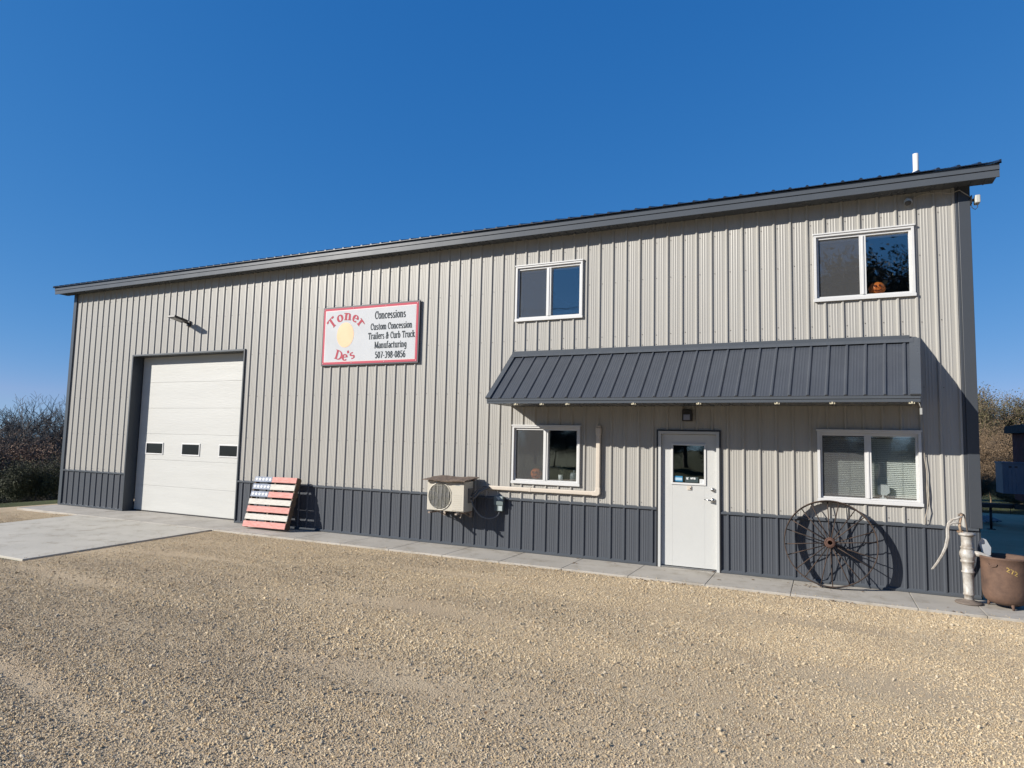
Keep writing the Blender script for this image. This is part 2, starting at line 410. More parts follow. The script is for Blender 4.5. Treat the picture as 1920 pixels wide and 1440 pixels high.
els[0].position = 0; els[0].color = (.40, .30, .19, 1); els[1].position = 1; els[1].color = (.74, .64, .48, 1)
for p_, c_ in ((.15, (.54, .42, .27)), (.5, (.66, .54, .37)), (.78, (.70, .59, .42)), (.92, (.54, .48, .39))):
    e_ = els.new(p_); e_.color = (*c_, 1)
t.links.new(oi.outputs['Random'], cr.inputs[0])
for e_ in cr.color_ramp.elements: e_.color = (e_.color[0]*ALB*1.12, e_.color[1]*ALB*1.10, e_.color[2]*ALB*1.06, 1)
gp = nn.new('ShaderNodeNewGeometry'); mpp = nn.new('ShaderNodeMapping'); mpp.inputs['Scale'].default_value = (.28, .75, 1); t.links.new(gp.outputs['Position'], mpp.inputs[0])
pn = nn.new('ShaderNodeTexNoise'); pn.inputs['Scale'].default_value = 1.0; pn.inputs['Detail'].default_value = 5; t.links.new(mpp.outputs[0], pn.inputs['Vector'])
pr_ = nn.new('ShaderNodeValToRGB'); pr_.color_ramp.elements[0].position = .38; pr_.color_ramp.elements[1].position = .60
pr_.color_ramp.elements[0].color = (.80, .795, .79, 1); pr_.color_ramp.elements[1].color = (1.0, .985, .945, 1); t.links.new(pn.outputs['Fac'], pr_.inputs[0])
mm_ = nn.new('ShaderNodeMix'); mm_.data_type = 'RGBA'; mm_.blend_type = 'MULTIPLY'; mm_.inputs['Factor'].default_value = 1
t.links.new(cr.outputs[0], mm_.inputs['A']); t.links.new(pr_.outputs[0], mm_.inputs['B']); t.links.new(mm_.outputs['Result'], b.inputs['Base Color'])
ng = bpy.data.node_groups.new('scatter_stones', 'GeometryNodeTree')
ng.interface.new_socket('Geometry', in_out='INPUT', socket_type='NodeSocketGeometry'); ng.interface.new_socket('Geometry', in_out='OUTPUT', socket_type='NodeSocketGeometry')
gi = ng.nodes.new('NodeGroupInput'); gout = ng.nodes.new('NodeGroupOutput')
iop = ng.nodes.new('GeometryNodeInstanceOnPoints')
g2i = ng.nodes.new('GeometryNodeGeometryToInstance')
for k in range(4):
    ico = ng.nodes.new('GeometryNodeMeshIcoSphere'); ico.inputs['Subdivisions'].default_value = 1; ico.inputs['Radius'].default_value = 1
    sp = ng.nodes.new('GeometryNodeSetPosition'); nz = ng.nodes.new('ShaderNodeTexNoise'); nz.noise_dimensions = '4D'; nz.inputs['W'].default_value = k*3.7; nz.inputs['Scale'].default_value = .9
    sb = ng.nodes.new('ShaderNodeVectorMath'); sb.operation = 'SUBTRACT'; sb.inputs[1].default_value = (.5, .5, .5)
    ms = ng.nodes.new('ShaderNodeVectorMath'); ms.operation = 'MULTIPLY'; ms.inputs[1].default_value = (1.9, 1.9, 1.5)
    ng.links.new(nz.outputs['Color'], sb.inputs[0]); ng.links.new(sb.outputs[0], ms.inputs[0]); ng.links.new(ms.outputs[0], sp.inputs['Offset'])
    tf = ng.nodes.new('GeometryNodeTransform'); tf.inputs['Scale'].default_value = ((1, .8, .6), (1.2, .9, .6), (.9, .75, .8), (1.3, .7, .55))[k]
    sm = ng.nodes.new('GeometryNodeSetMaterial'); sm.inputs['Material'].default_value = M_st
    ss = ng.nodes.new('GeometryNodeSetShadeSmooth'); ss.inputs['Shade Smooth'].default_value = False
    ng.links.new(ico.outputs['Mesh'], sp.inputs['Geometry']); ng.links.new(sp.outputs[0], tf.inputs['Geometry']); ng.links.new(tf.outputs[0], sm.inputs['Geometry'])
    ng.links.new(sm.outputs[0], ss.inputs['Geometry']); ng.links.new(ss.outputs[0], g2i.inputs[0])
a1 = ng.nodes.new('GeometryNodeInputNamedAttribute'); a1.data_type = 'FLOAT'; a1.inputs[0].default_value = 'scl'
a2 = ng.nodes.new('GeometryNodeInputNamedAttribute'); a2.data_type = 'FLOAT_VECTOR'; a2.inputs[0].default_value = 'rot'
ri = ng.nodes.new('FunctionNodeRandomValue'); ri.data_type = 'INT'; ri.inputs['Min'].default_value if False else None
for s_ in ri.inputs:
    if s_.type == 'INT' and s_.name == 'Max': s_.default_value = 3
    if s_.type == 'INT' and s_.name == 'Min': s_.default_value = 0
ng.links.new(gi.outputs[0], iop.inputs['Points']); ng.links.new(g2i.outputs[0], iop.inputs['Instance']); iop.inputs['Pick Instance'].default_value = True
ro = [o_ for o_ in ri.outputs if o_.type == 'INT'][0]; ng.links.new(ro, iop.inputs['Instance Index'])
ng.links.new(a1.outputs[0], iop.inputs['Scale']); ng.links.new(a2.outputs[0], iop.inputs['Rotation'])
ng.links.new(iop.outputs[0], gout.inputs[0])
gm = go.modifiers.new('stones', 'NODES'); gm.node_group = ng

# ------------------------------------------------------------------ concrete walk and apron

w = MB(); joints = [-.3, .9, 2.1, 3.2, 4.3, 5.4, 6.5, 7.55, 8.62, 9.7, 10.75, 11.82, 12.87, 13.92, 14.95, 16.03, 17.11, 18.53, 19.22, 20.3]
for a, b_ in zip(joints[:-1], joints[1:]):
    w.box(a+.003, b_-.003, -.99, .3 if a < 19.2 else -.05, -.2, 0.0)
tag(w.build('concrete_walkway', M_walk, bevel=.006), kind='structure')
a = MB(); zt, zb = .0, -.075
a.v = [(2.14, -.985, -.006), (6.45, -.985, -.006), (6.45, -4.42, zb), (2.14, -4.42, zb), (2.14, -.985, -.3), (6.45, -.985, -.3), (6.45, -4.42, -.35), (2.14, -4.42, -.35)]
a.v = [(x, (y if y < -1 else -.992), z) for x, y, z in a.v]
a.f = [(0, 3, 2, 1), (4, 5, 6, 7), (0, 1, 5, 4), (1, 2, 6, 5), (2, 3, 7, 6), (3, 0, 4, 7)]; a.m = [0]*6; a.sm = [False]*6
tag(a.build('concrete_apron', M_apron, bevel=.008), kind='structure')

# ------------------------------------------------------------------ THE BUILDING
XL, XR, WH, BD = -.30, 19.35, 5.52, 9.8
B = empty('metal_building', (0, 0, 0))
tag(B, 'long two storey metal sided workshop in light grey with charcoal wainscot, awning and garage door', 'building')
WINS = {'ul': (12.60, 13.86, 4.01, 5.0), 'ur': (17.44, 18.71, 4.02, 5.01), 'll': (12.60, 13.85, 1.17, 2.16), 'lr': (17.445, 18.72, 1.145, 2.145)}
GD = (2.25, 5.98, 0, 3.75); ED = (15.155, 16.09, 0, 2.11)
holes = [GD, ED]+[(a+.03, b_-.03, c+.03, d-.03) for a, b_, c, d in WINS.values()]
wl = MB(); ribbed_wall(wl, XL+.02, XR-.13, .885, WH, holes, 0, 0)
# screws: rows of small dark heads right of each rib
def screw(mb, x, z, y=-.001):
    r = .0075; k = [(x+r*math.cos(t*math.pi/3), y-.004, z+r*math.sin(t*math.pi/3)) for t in range(6)]
    mb.poly(k, 1)
for zr in (.965, 1.83, 2.745, 3.665, 4.58, 5.18):
    for k in range(0, 84):
        x = k*P+.028
        if any(h[0]-.05 < x < h[1]+.05 and h[2]-.05 < zr < h[3]+.06 for h in holes) or (12.5 < x < 18.75 and 2.6 < zr < 3.5) or x > XR-.15: continue
        screw(wl, x, zr+random.uniform(-.012, .012))
for k in range(55, 82): screw(wl, k*P+.028, 3.50)
wl.build('siding', [M_sid, M_screw], B)
wc = MB(); ribbed_wall(wc, XL+.02, XR-.01, .03, .875, [GD, ED], -.001)
for k in range(0, 84):
    if any(h[0]-.05 < k*P+.028 < h[1]+.05 for h in (GD, ED)): continue
wc.build('wainscot', M_dark, B)
# trims
def runs(z0, z1, y0, y1, gaps, mb, x0=XL+.03, x1=XR-.135):
    x = x0
    for g0, g1 in sorted(gaps): mb.box(x, g0, y0, y1, z0, z1); x = g1
    mb.box(x, x1, y0, y1, z0, z1)
t1 = MB(); gaps = [(GD[0]-.04, GD[1]+.035), (ED[0]-.022, ED[1]+.022)]
x = XL+.03
segs = []
for g0, g1 in sorted(gaps): segs.append((x, g0)); x = g1
segs.append((x, XR-.02))
for p_, q_ in segs: t1.prism([(-.024, .868), (-.034, .872), (-.034, .900), (-.003, .916), (-.003, .868)], 'x', p_, q_)
t1.build('wainscot_trim', M_trim, B)
t2 = MB()
for p_, q_ in segs: t2.prism([(-.030, .004), (-.034, .030), (-.003, .052), (-.003, .004)], 'x', p_, q_)
t2.build('base_trim', M_trim, B)
c = MB(); c.box(XL-.02, XL+.09, -.030, .10, .0, WH); c.box(XL-.022, XL+.10, -.036, -.030, .0, WH)
c.build('corner_trim', M_trim, B, bevel=.004)
c = MB(); c.box(XR-.115, XR+.02, -.036, .12, .905, WH); c.box(XR-.15, XR-.115, -.022, .0, .905, WH)
c.build('corner_trim', mat('corner_trim_paint', (.062, .070, .082), .4, var=.08, vscale=2), B, bevel=.004)
# side and back walls, slab
s = MB(); H0 = WH
SL = 1/3; RDG = WH+SL*BD/2
for xx in (XL, XR): s.poly([(xx, 0, 0), (xx, BD, 0), (xx, BD, WH), (xx, BD/2, RDG), (xx, 0, WH)])
for k in range(1, 42):
    y = k*P
    for xx, sg in ((XR, 1), (XL, -1)):
        zt_ = WH+SL*min(y, BD-y)
        s.box(min(xx+.001*sg, xx+.02*sg), max(xx+.001*sg, xx+.02*sg), y-.018, y+.018, 0, zt_)
s.poly([(XL, BD, 0), (XR, BD, 0), (XR, BD, WH), (XL, BD, WH)])
s.build('side_wall', M_sid, B)
# eave: soffit, fascia, ribbed roof sheet
EO, RX0, RX1 = .30, -.70, 19.65
so_ = MB(); so_.box(RX0+.02, RX1-.02, -EO+.01, .0, 5.485, 5.497)
k = RX0+.1
while k < RX1-.1: so_.box(k, k+.012, -EO+.015, -.002, 5.478, 5.4848); k += .1524
so_.build('soffit', M_trim, B)
fa = MB(); fa.box(RX0, RX1, -EO-.012, -EO+.008, 5.462, 5.555); fa.box(RX0, RX1, -EO-.026, -EO+.008, 5.558, 5.635)
def prof(y, off): return off+SL*(min(y, BD-y)+EO)
ym = BD/2
for xx, sg in ((RX0, 1), (RX1, -1)):
    for ya, yb in ((-EO+.009, ym), (ym, BD+EO)):
        for x2 in (xx, xx+sg*.02):
            fa.poly([(x2, ya, prof(ya, 5.462)), (x2, yb, prof(yb, 5.462)), (x2, yb, prof(yb, 5.63)), (x2, ya, prof(ya, 5.63))])
        fa.poly([(xx, ya, prof(ya, 5.462)), (xx, yb, prof(yb, 5.462)), (xx+sg*.02, yb, prof(yb, 5.462)), (xx+sg*.02, ya, prof(ya, 5.462))])
        xa, xb = (xx+.02, XL) if sg > 0 else (XR, xx-.02)
        fa.poly([(xa, ya, prof(ya, 5.485)), (xb, ya, prof(ya, 5.485)), (xb, yb, prof(yb, 5.485)), (xa, yb, prof(yb, 5.485))])
fa.build('fascia', M_trim, B)
rf = MB(); y0, y1 = -EO-.065, BD+EO+.065
def rz(y): return 5.650+SL*(min(y, BD-y)-y0)
pr = rib_points(RX0-.015, RX1+.015, 0.0, .022, .003)
for (xa, ha), (xb, hb) in zip(pr[:-1], pr[1:]):
    for ya, yb in ((y0, ym), (ym, y1)): rf.poly([(xa, ya, rz(ya)+ha), (xb, ya, rz(ya)+hb), (xb, yb, rz(yb)+hb), (xa, yb, rz(yb)+ha)])
    rf.poly([(xa, y0, rz(y0)-.010), (xb, y0, rz(y0)-.010), (xb, y0, rz(y0)+hb), (xa, y0, rz(y0)+ha)])
for ya, yb in ((y0, ym), (ym, y1)):
    rf.poly([(RX0-.015, ya, rz(ya)-.010), (RX1+.015, ya, rz(ya)-.010), (RX1+.015, yb, rz(yb)-.010), (RX0-.015, yb, rz(yb)-.010)])
    for xx in (RX0-.015, RX1+.015): rf.poly([(xx, ya, rz(ya)-.03), (xx, yb, rz(yb)-.03), (xx, yb, rz(yb)+.02), (xx, ya, rz(ya)+.02)])
rf.build('roof', M_roof, B)
vp = MB(); vp.tube([(18.83, .6, 5.6), (18.83, .6, 6.285)], .038, 20); vp.lathe([(.085, 5.93), (.06, 6.0), (.043, 6.02)], (18.83, .6, 0), 20)
vp.build('vent_pipe', mat('white_pipe', (.85, .83, .78), .4), B)
# inside shell
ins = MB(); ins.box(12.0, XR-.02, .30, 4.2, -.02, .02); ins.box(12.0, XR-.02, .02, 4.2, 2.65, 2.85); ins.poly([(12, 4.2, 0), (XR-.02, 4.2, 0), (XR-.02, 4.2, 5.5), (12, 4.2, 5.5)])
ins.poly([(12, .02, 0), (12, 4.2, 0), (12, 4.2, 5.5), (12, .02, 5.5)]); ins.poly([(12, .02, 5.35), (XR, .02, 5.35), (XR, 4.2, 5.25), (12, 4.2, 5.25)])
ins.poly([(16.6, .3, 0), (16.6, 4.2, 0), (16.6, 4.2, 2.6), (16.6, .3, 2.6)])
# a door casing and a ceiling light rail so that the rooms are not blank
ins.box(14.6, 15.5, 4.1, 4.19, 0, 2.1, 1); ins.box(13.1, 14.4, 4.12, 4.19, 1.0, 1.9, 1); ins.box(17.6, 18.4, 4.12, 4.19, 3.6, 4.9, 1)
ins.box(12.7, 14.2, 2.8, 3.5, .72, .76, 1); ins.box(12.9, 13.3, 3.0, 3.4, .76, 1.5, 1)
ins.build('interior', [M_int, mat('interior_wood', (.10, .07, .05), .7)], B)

# garage door
g = empty('garage_door', (0, 0, 0), B)
gp = MB(); zz = [0.01, .63, 1.25, 1.87, 2.49, 3.12, 3.75]
for a_, b_ in zip(zz[:-1], zz[1:]): gp.box(GD[0]+.01, GD[1]-.01, .25, .29, a_+.0018, b_-.0018)
gp.box(GD[0]+.01, GD[1]-.01, .262, .288, .0, 3.75)
gp.build('door_panel', M_gar, g, bevel=.004)
wd = [(2.56, 3.19), (3.83, 4.45), (5.07, 5.68)]
M_gglass = mat('dark_glazing', (.012, .014, .016), .12, spec=.6)
for a_, b_ in wd:
    wf = MB(); wf.ring(a_, b_, 1.375, 1.665, .028, .236, .2495); o = wf.build('door_window', M_white, g, bevel=.004)
    q = MB(); q.box(a_+.028, b_-.028, .243, .2485, 1.403, 1.637); q.build('pane', M_gglass, g).parent = g
gt = MB(); gt.box(GD[0]-.04, GD[0], -.034, .245, .0, GD[3]+.04); gt.box(GD[1], GD[1]+.035, -.034, .245, 0, GD[3]+.04); gt.box(GD[0], GD[1], -.034, .245, GD[3], GD[3]+.04)
gt.build('door_trim', mat('garage_trim_shaded', (.055, .066, .078), .4, var=.08, vscale=2), g, bevel=.003)  # trim colour darkened to hold the shade of the door reveal
gs = MB(); gs.box(GD[0]+.012, GD[1]-.012, .246, .2495, .0, .03); gs.build('bottom_seal', M_rubber, g)

# entry door
e = empty('entry_door', (0, 0, 0), B); x0, x1, _, z1 = ED
dt = MB(); dt.box(x0-.022, x0, -.034, .03, 0, z1+.022); dt.box(x1, x1+.022, -.034, .03, 0, z1+.022); dt.box(x0, x1, -.034, .03, z1, z1+.022); dt.build('door_trim', mat('black_trim', (.02, .022, .027), .4), e, bevel=.002)
df = MB(); df.box(x0+.001, x0+.045, -.028, .11, .0, z1-.001); df.box(x1-.045, x1-.001, -.028, .11, 0, z1-.001); df.box(x0+.045, x1-.045, -.028, .11, z1-.045, z1-.001); df.box(x0+.045, x1-.045, -.01, .11, -.01, .022, 1)
df.build('door_frame', [M_door, M_metal], e, bevel=.003)
L0, L1 = x0+.048, x1-.048; gx0, gx1, gz0, gz1 = 15.375, 15.865, 1.305, 1.90
dl = MB(); dl.box(L0, gx0, .028, .072, .03, z1-.05); dl.box(gx1, L1, .028, .072, .03, z1-.05); dl.box(gx0, gx1, .028, .072, .03, gz0); dl.box(gx0, gx1, .028, .072, gz1, z1-.05)
dl.build('door_leaf', M_door, e, bevel=.002)
wf = MB(); wf.ring(gx0-.022, gx1+.022, gz0-.025, gz1+.02, .03, .012, .0275); wf.build('window_frame', M_white, e, bevel=.003)
q = MB(); q.box(gx0, gx1, .046, .052, gz0, gz1); q.build('pane', M_glassd, e)
M_blue = mat('blue_sticker', (.02, .22, .42), .5); M_lb = mat('pale_sticker', (.45, .62, .75), .5); M_dks = mat('dark_sticker', (.03, .055, .06), .5); M_w = mat('sticker_white', (.8, .82, .82), .5)
st = MB(); st.box(15.392, 15.525, .0435, .0458, 1.325, 1.41, 0); st.box(15.400, 15.517, .0432, .0434, 1.345, 1.385, 1); st.build('sticker', [M_blue, M_lb], e)
st2 = MB(); st2.box(15.565, 15.765, .0435, .0458, 1.318, 1.405, 0)
st2.poly([(15.585, .0430, 1.362), (15.585, .0430, 1.396), (15.592, .0430, 1.396), (15.618, .0430, 1.362)], 1); st2.poly([(15.600, .0430, 1.392), (15.606, .0430, 1.398), (15.620, .0430, 1.388), (15.613, .0430, 1.380)], 1)
st2b = st2.build('sticker', [M_dks, M_w], e)
st3 = MB(); st3.box(15.785, 15.862, .0435, .0458, 1.308, 1.375, 0)
for k in range(4): st3.box(15.792, 15.85-(k % 2)*.02, .0430, .0434, 1.362-k*.014, 1.366-k*.014, 1)
st3.build('sticker', [M_w, mat('grey_ink', (.3, .32, .33), .6)], e)
nb = MB(); nb.box(15.60, 15.665, .012, .027, 1.205, 1.265, 0); nb.box(15.645, 15.658, .008, .0118, 1.215, 1.238, 1); nb.build('bell_button', [M_cream, M_black], e, bevel=.003)
hd = MB(); HX = 15.985
hd.lathe([(.0, -.012), (.030, -.012), (.034, .0), (.034, .0275)], (HX, 0, 1.065), 24, 'y')
hd.tube([(HX, .0, 1.065), (HX, -.045, 1.065), (HX-.01, -.055, 1.064), (HX-.05, -.058, 1.068), (HX-.115, -.052, 1.078)], [.013, .012, .0125, .011, .008], 12)
hd.build('handle', M_metal, e)
lk = MB(); lk.lathe([(.0, -.010), (.024, -.010), (.030, .004), (.030, .0275)], (HX, 0, 1.225), 24, 'y'); lk.box(HX-.004, HX+.004, -.014, -.0095, 1.213, 1.237); lk.build('lock', M_metal, e)

# windows
def window(key, header_over=.012):
    x0, x1, z0, z1 = WINS[key]
    W = empty('window', ((x0+x1)/2, 0, z0), B)
    f = MB(); cxm = (x0+x1)/2
    f.ring(x0, x1, z0, z1, .035, -.045, .0, .05, .03)             # outer trim ring
    f.box(x0-header_over, x1+header_over, -.058, 0, z1+.001, z1+.022)  # drip cap
    f.box(x0-header_over+.004, x1+header_over-.004, -.05, -.046, z0-.002, z0+.04)
    f.ring(x0+.036, x1-.036, z0+.051, z1-.031, .028, -.012, .06, .022, .035)
    f.box(cxm-.042, cxm+.042, -.018, .055, z0+.0735, z1-.0665)      # meeting stile
    f.box(cxm-.012, cxm+.012, -.028, -.0185, z0+.0735, z1-.0665)
    put(f.build('frame', M_white, bevel=.003), W)
    ax0, ax1, az0, az1 = x0+.0645, x1-.0645, z0+.0735, z1-.0665
    for p_, q_, yy in ((ax0, cxm-.0425, .020), (cxm+.0425, ax1, .034)):
        g_ = MB(); g_.box(p_, q_, yy, yy+.004, az0, az1); put(g_.build('pane', M_glass), W)
    sc = MB(); sc.poly([(ax0, .002, az0), (cxm-.0425, .002, az0), (cxm-.0425, .002, az1), (ax0, .002, az1)]); sc.box(ax0, ax0+.012, .001, .006, az0, az1, 1); sc.box(ax0+.012, cxm-.0425, .001, .006, az1-.012, az1, 1)
    put(sc.build('insect_screen', [M_screen, M_black]), W)
    si = MB(); si.box(x0+.03, x1-.03, .062, .30, z0+.055, z0+.0735); si.box(x0+.01, x0+.03, .0, .20, z0, z1); si.box(x1-.03, x1-.01, .0, .20, z0, z1); si.box(x0+.03, x1-.03, .062, .2, z1-.06, z1-.04)
    put(si.build('sill', M_white), W)
    return W
for k, l in (('ul', 'upper window, the one nearer the sign'), ('ur', 'upper window near the right corner of the building'), ('ll', 'ground floor window beside the cream pipe'), ('lr', 'ground floor window with blinds behind the glass')):
    W = window(k); W['label'] = l

# awning
A = empty('awning', (0, 0, 0), B); AX0, AX1, AY = 12.56, 18.68, -.95
aw = MB(); TZ, LZ = 3.42, 2.595; L = math.hypot(TZ-LZ, -AY)
def asp(x, s, h):   # s along slope 0 top..1 eave
    y = AY*s; z = TZ+(LZ-TZ)*s; nx = (TZ-LZ)/L; ny = AY/L
    x += max(0, (x-AX0)/(AX1-AX0))**4*(.05-.11*s)      # the right end is a touch out of square
    return (x, y-nx*h, z-ny*h)
pr = rib_points(AX0+.06, AX1-.10, .0, .020, .0018)
for (xa, ha), (xb, hb) in zip(pr[:-1], pr[1:]):
    aw.poly([asp(xa, -.02, ha), asp(xb, -.02, hb), asp(xb, 1.02, hb), asp(xa, 1.02, ha)])
    aw.poly([asp(xa, 1.02, -.006), asp(xb, 1.02, -.006), asp(xb, 1.02, hb), asp(xa, 1.02, ha)])
aw.poly([asp(AX0+.06, 0, -.006), asp(AX1-.1, 0, -.006), asp(AX1-.1, 1.02, -.006), asp(AX0+.06, 1.02, -.006)])
aw.build('roof_sheet', M_dark, A)
for xa, xb in ((AX0-.012, AX0+.075), (AX1-.11, AX1+.012)):
    rk = MB()
    rk.poly([asp(xa, -.02, .026), asp(xb, -.02, .026), asp(xb, 1.025, .026), asp(xa, 1.025, .026)])
    rk.poly([asp(xa, -.02, .0), asp(xa, -.02, .026), asp(xa, 1.025, .026), asp(xa, 1.025, .0)])
    rk.poly([asp(xb, -.02, .0), asp(xb, -.02, .026), asp(xb, 1.025, .026), asp(xb, 1.025, .0)])
    rk.poly([asp(xa, 1.025, .0), asp(xb, 1.025, .0), asp(xb, 1.025, .026), asp(xa, 1.025, .026)])
    rk.build('rake_trim', M_trim, A)
for xx in (AX0, AX1):
    en = MB(); en.prism([(-.001, TZ), (AY+.01, LZ+.005), (AY+.01, 2.50), (-.001, 2.50)], 'x', xx-.006, xx+.006)
    if xx == AX1: en.v = [(x_+.05+.11*y_/.95, y_, z_) for x_, y_, z_ in en.v]
    en.build('end_panel', M_dark, A)
fl = MB(); fl.box(AX0+.0, AX1-.06, -.036, -.02, TZ-.02, TZ+.055); fl.poly([asp(AX0, .0, .030), asp(AX1-.06, .0, .030), asp(AX1-.06, .09, .030), asp(AX0, .09, .030)])
fl.poly([(AX0, -.036, TZ-.02), (AX1-.06, -.036, TZ-.02), asp(AX1-.06, .0, .030), asp(AX0, .0, .030)]); fl.build('flashing', M_trim, A)
af = MB(); af.box(AX0, AX1-.055, AY-.004, AY+.012, 2.495, 2.535); af.box(AX0, AX1-.055, AY-.014, AY+.012, 2.538, 2.578); af.box(AX0+.007, AX1-.062, AY+.013, -.022, 2.50, 2.508)
k = AX0+.1
while k < AX1-.1: af.box(k, k+.01, AY+.02, -.03, 2.494, 2.4998); k += .1524
af.build('fascia', M_trim, A, bevel=.002)
M_clip = mat('clip_plastic', (.62, .56, .40), .5)
clips = [13.08, 13.53, 13.96, 15.0, 15.94, 16.97, 17.64, 18.53]
for x in clips:
    q = MB(); q.box(x-.032, x+.032, AY+.002, AY+.042, 2.472, 2.482); q.box(x-.032, x-.022, AY+.002, AY+.042, 2.4825, 2.494); q.box(x+.022, x+.032, AY+.002, AY+.042, 2.4825, 2.494); q.box(x-.010, x+.010, AY-.008, AY+.0015, 2.474, 2.50)
    q.build('clip', M_clip, A)

# ------------------------------------------------------------------ lettering: broad pen serif strokes
def arc(cx, cy, rx, ry, a0, a1, n=10):
    return [(cx+rx*math.cos(R(a0+(a1-a0)*i/n)), cy+ry*math.sin(R(a0+(a1-a0)*i/n))) for i in range(n+1)]
GL = {}
def G(ch, adv, paths, serifs=()): GL[ch] = (adv, paths, serifs)
S_ = .09
G('T', .62, [[(.31, 0), (.31, .7)], [(.03, .67), (.59, .67)], [(.04, .55), (.04, .69)], [(.58, .55), (.58, .69)]], [(.31, 0)])
G('D', .66, [[(.14, 0), (.14, .7)], [(.14, .67)]+arc(.26, .35, .32, .32, 90, -90)+[(.14, .03)]], [(.11, .0), (.11, .66)])
G('C', .6, [arc(.33, .35, .26, .32, 50, 310, 14), [(.53, .42), (.53, .7)]])
G('M', .84, [[(.12, 0), (.12, .7)], [(.12, .68), (.42, .08)], [(.42, .08), (.72, .68)], [(.72, 0), (.72, .7)]], [(.12, 0), (.72, 0), (.1, .66), (.74, .66)])
G('o', .52, [arc(.26, .25, .19, .22, 90, 450, 16)])
G('n', .58, [[(.13, 0), (.13, .48)], [(.13, .36)]+arc(.29, .31, .15, .15, 120, 0)+[(.44, 0)]], [(.13, 0), (.44, 0), (.08, .44)])
G('e', .5, [[(.08, .27), (.43, .27)], [(.43, .27)]+arc(.26, .25, .18, .22, 10, 320, 14)])
G('r', .42, [[(.13, 0), (.13, .48)], [(.13, .33)]+arc(.28, .32, .14, .14, 150, 40)], [(.13, 0), (.08, .44), (.36, .40)])
G("'", .2, [[(.1, .52), (.1, .72)]])
G('s', .42, [arc(.21, .36, .12, .10, 30, 230, 8)+arc(.21, .13, .13, .11, 90, -150, 8)])
G('c', .46, [arc(.25, .25, .18, .22, 50, 315, 12)], [(.38, .38)])
G('i', .28, [[(.14, 0), (.14, .48)], [(.14, .58), (.14, .68)]], [(.14, 0), (.09, .44)])
G('u', .58, [[(.12, .48)]+arc(.27, .17, .15, .15, 180, 300)+[(.44, .12)], [(.44, 0), (.44, .48)]], [(.09, .44), (.41, .44), (.48, 0)])
G('t', .34, [[(.15, .64)]+arc(.25, .11, .10, .09, 180, 300, 6), [(.04, .45), (.28, .45)]])
G('m', .84, [[(.12, 0), (.12, .48)], [(.12, .36)]+arc(.27, .31, .14, .15, 120, 0)+[(.41, 0)], [(.41, .36)]+arc(.56, .31, .14, .15, 120, 0)+[(.70, 0)]], [(.12, 0), (.41, 0), (.70, 0), (.08, .44)])
G('a', .5, [arc(.25, .33, .15, .13, 150, 10, 8)+[(.39, .03)], arc(.22, .14, .14, .12, 60, 330, 10)], [(.42, 0)])
G('l', .28, [[(.14, 0), (.14, .72)]], [(.14, 0), (.09, .68)])
G('&', .7, [arc(.30, .54, .12, .14, -60, 230, 10)+[(.56, .02)], arc(.26, .17, .17, .16, 100, 340, 10)+[(.56, .36)]], [(.58, .36)])
G('b', .56, [[(.12, 0), (.12, .72)], arc(.27, .24, .16, .21, 150, -150, 12)], [(.08, .68)])
G('k', .56, [[(.12, 0), (.12, .72)], [(.13, .2), (.4, .46)], [(.24, .3), (.46, .02)]], [(.12, 0), (.08, .68), (.40, .45), (.46, 0)])
G('f', .34, [[(.13, 0), (.13, .58)]+arc(.24, .60, .10, .11, 180, 40, 6), [(.03, .45), (.27, .45)]], [(.13, 0)])
G('g', .54, [arc(.25, .26, .16, .20, 60, 400, 14), [(.42, .47), (.42, -.06)]+arc(.26, -.06, .16, .13, 0, -150, 8)])
G('-', .32, [[(.04, .26), (.28, .26)]])
G('0', .5, [arc(.25, .34, .17, .32, 90, 450, 18)])
G('5', .5, [[(.42, .66), (.12, .66), (.11, .40)]+arc(.24, .21, .17, .20, 110, -150, 10)])
G('7', .5, [[(.07, .66), (.43, .66), (.2, 0)]])
G('3', .5, [arc(.23, .52, .15, .15, 150, -80, 9), arc(.23, .19, .18, .18, 80, -150, 10)])
G('9', .5, [arc(.24, .47, .16, .19, 0, 360, 14), [(.40, .47)]+arc(.22, .3, .18, .28, 20, -110, 8)])
G('8', .5, [arc(.25, .51, .13, .15, 90, 450, 14), arc(.25, .18, .17, .17, 90, 450, 14)])
G('6', .5, [arc(.25, .20, .16, .19, 0, 360, 14), [(.38, .64)]+arc(.27, .34, .18, .30, 100, 200, 8)])
G('2', .5, [arc(.24, .48, .16, .18, 160, -30, 9)+[(.08, .03), (.44, .03)]])
G('K', .6, [[(.12, 0), (.12, .7)], [(.12, .25), (.5, .68)], [(.25, .4), (.52, 0)]])
G('F', .5, [[(.12, 0), (.12, .7)], [(.12, .66), (.44, .66)], [(.12, .36), (.38, .36)]])
G('B', .56, [[(.12, 0), (.12, .7)], [(.12, .67)]+arc(.28, .52, .16, .15, 90, -90)+[(.12, .37)], [(.12, .35)]+arc(.28, .19, .19, .17, 90, -90)+[(.12, .02)]])
G('N', .62, [[(.1, 0), (.1, .7)], [(.1, .68), (.5, .02)], [(.5, 0), (.5, .7)]])
G('I', .24, [[(.12, 0), (.12, .7)]])
G('S', .5, [arc(.25, .52, .16, .15, 30, 230, 8)+arc(.25, .18, .17, .16, 90, -150, 8)])
_lay = [0]
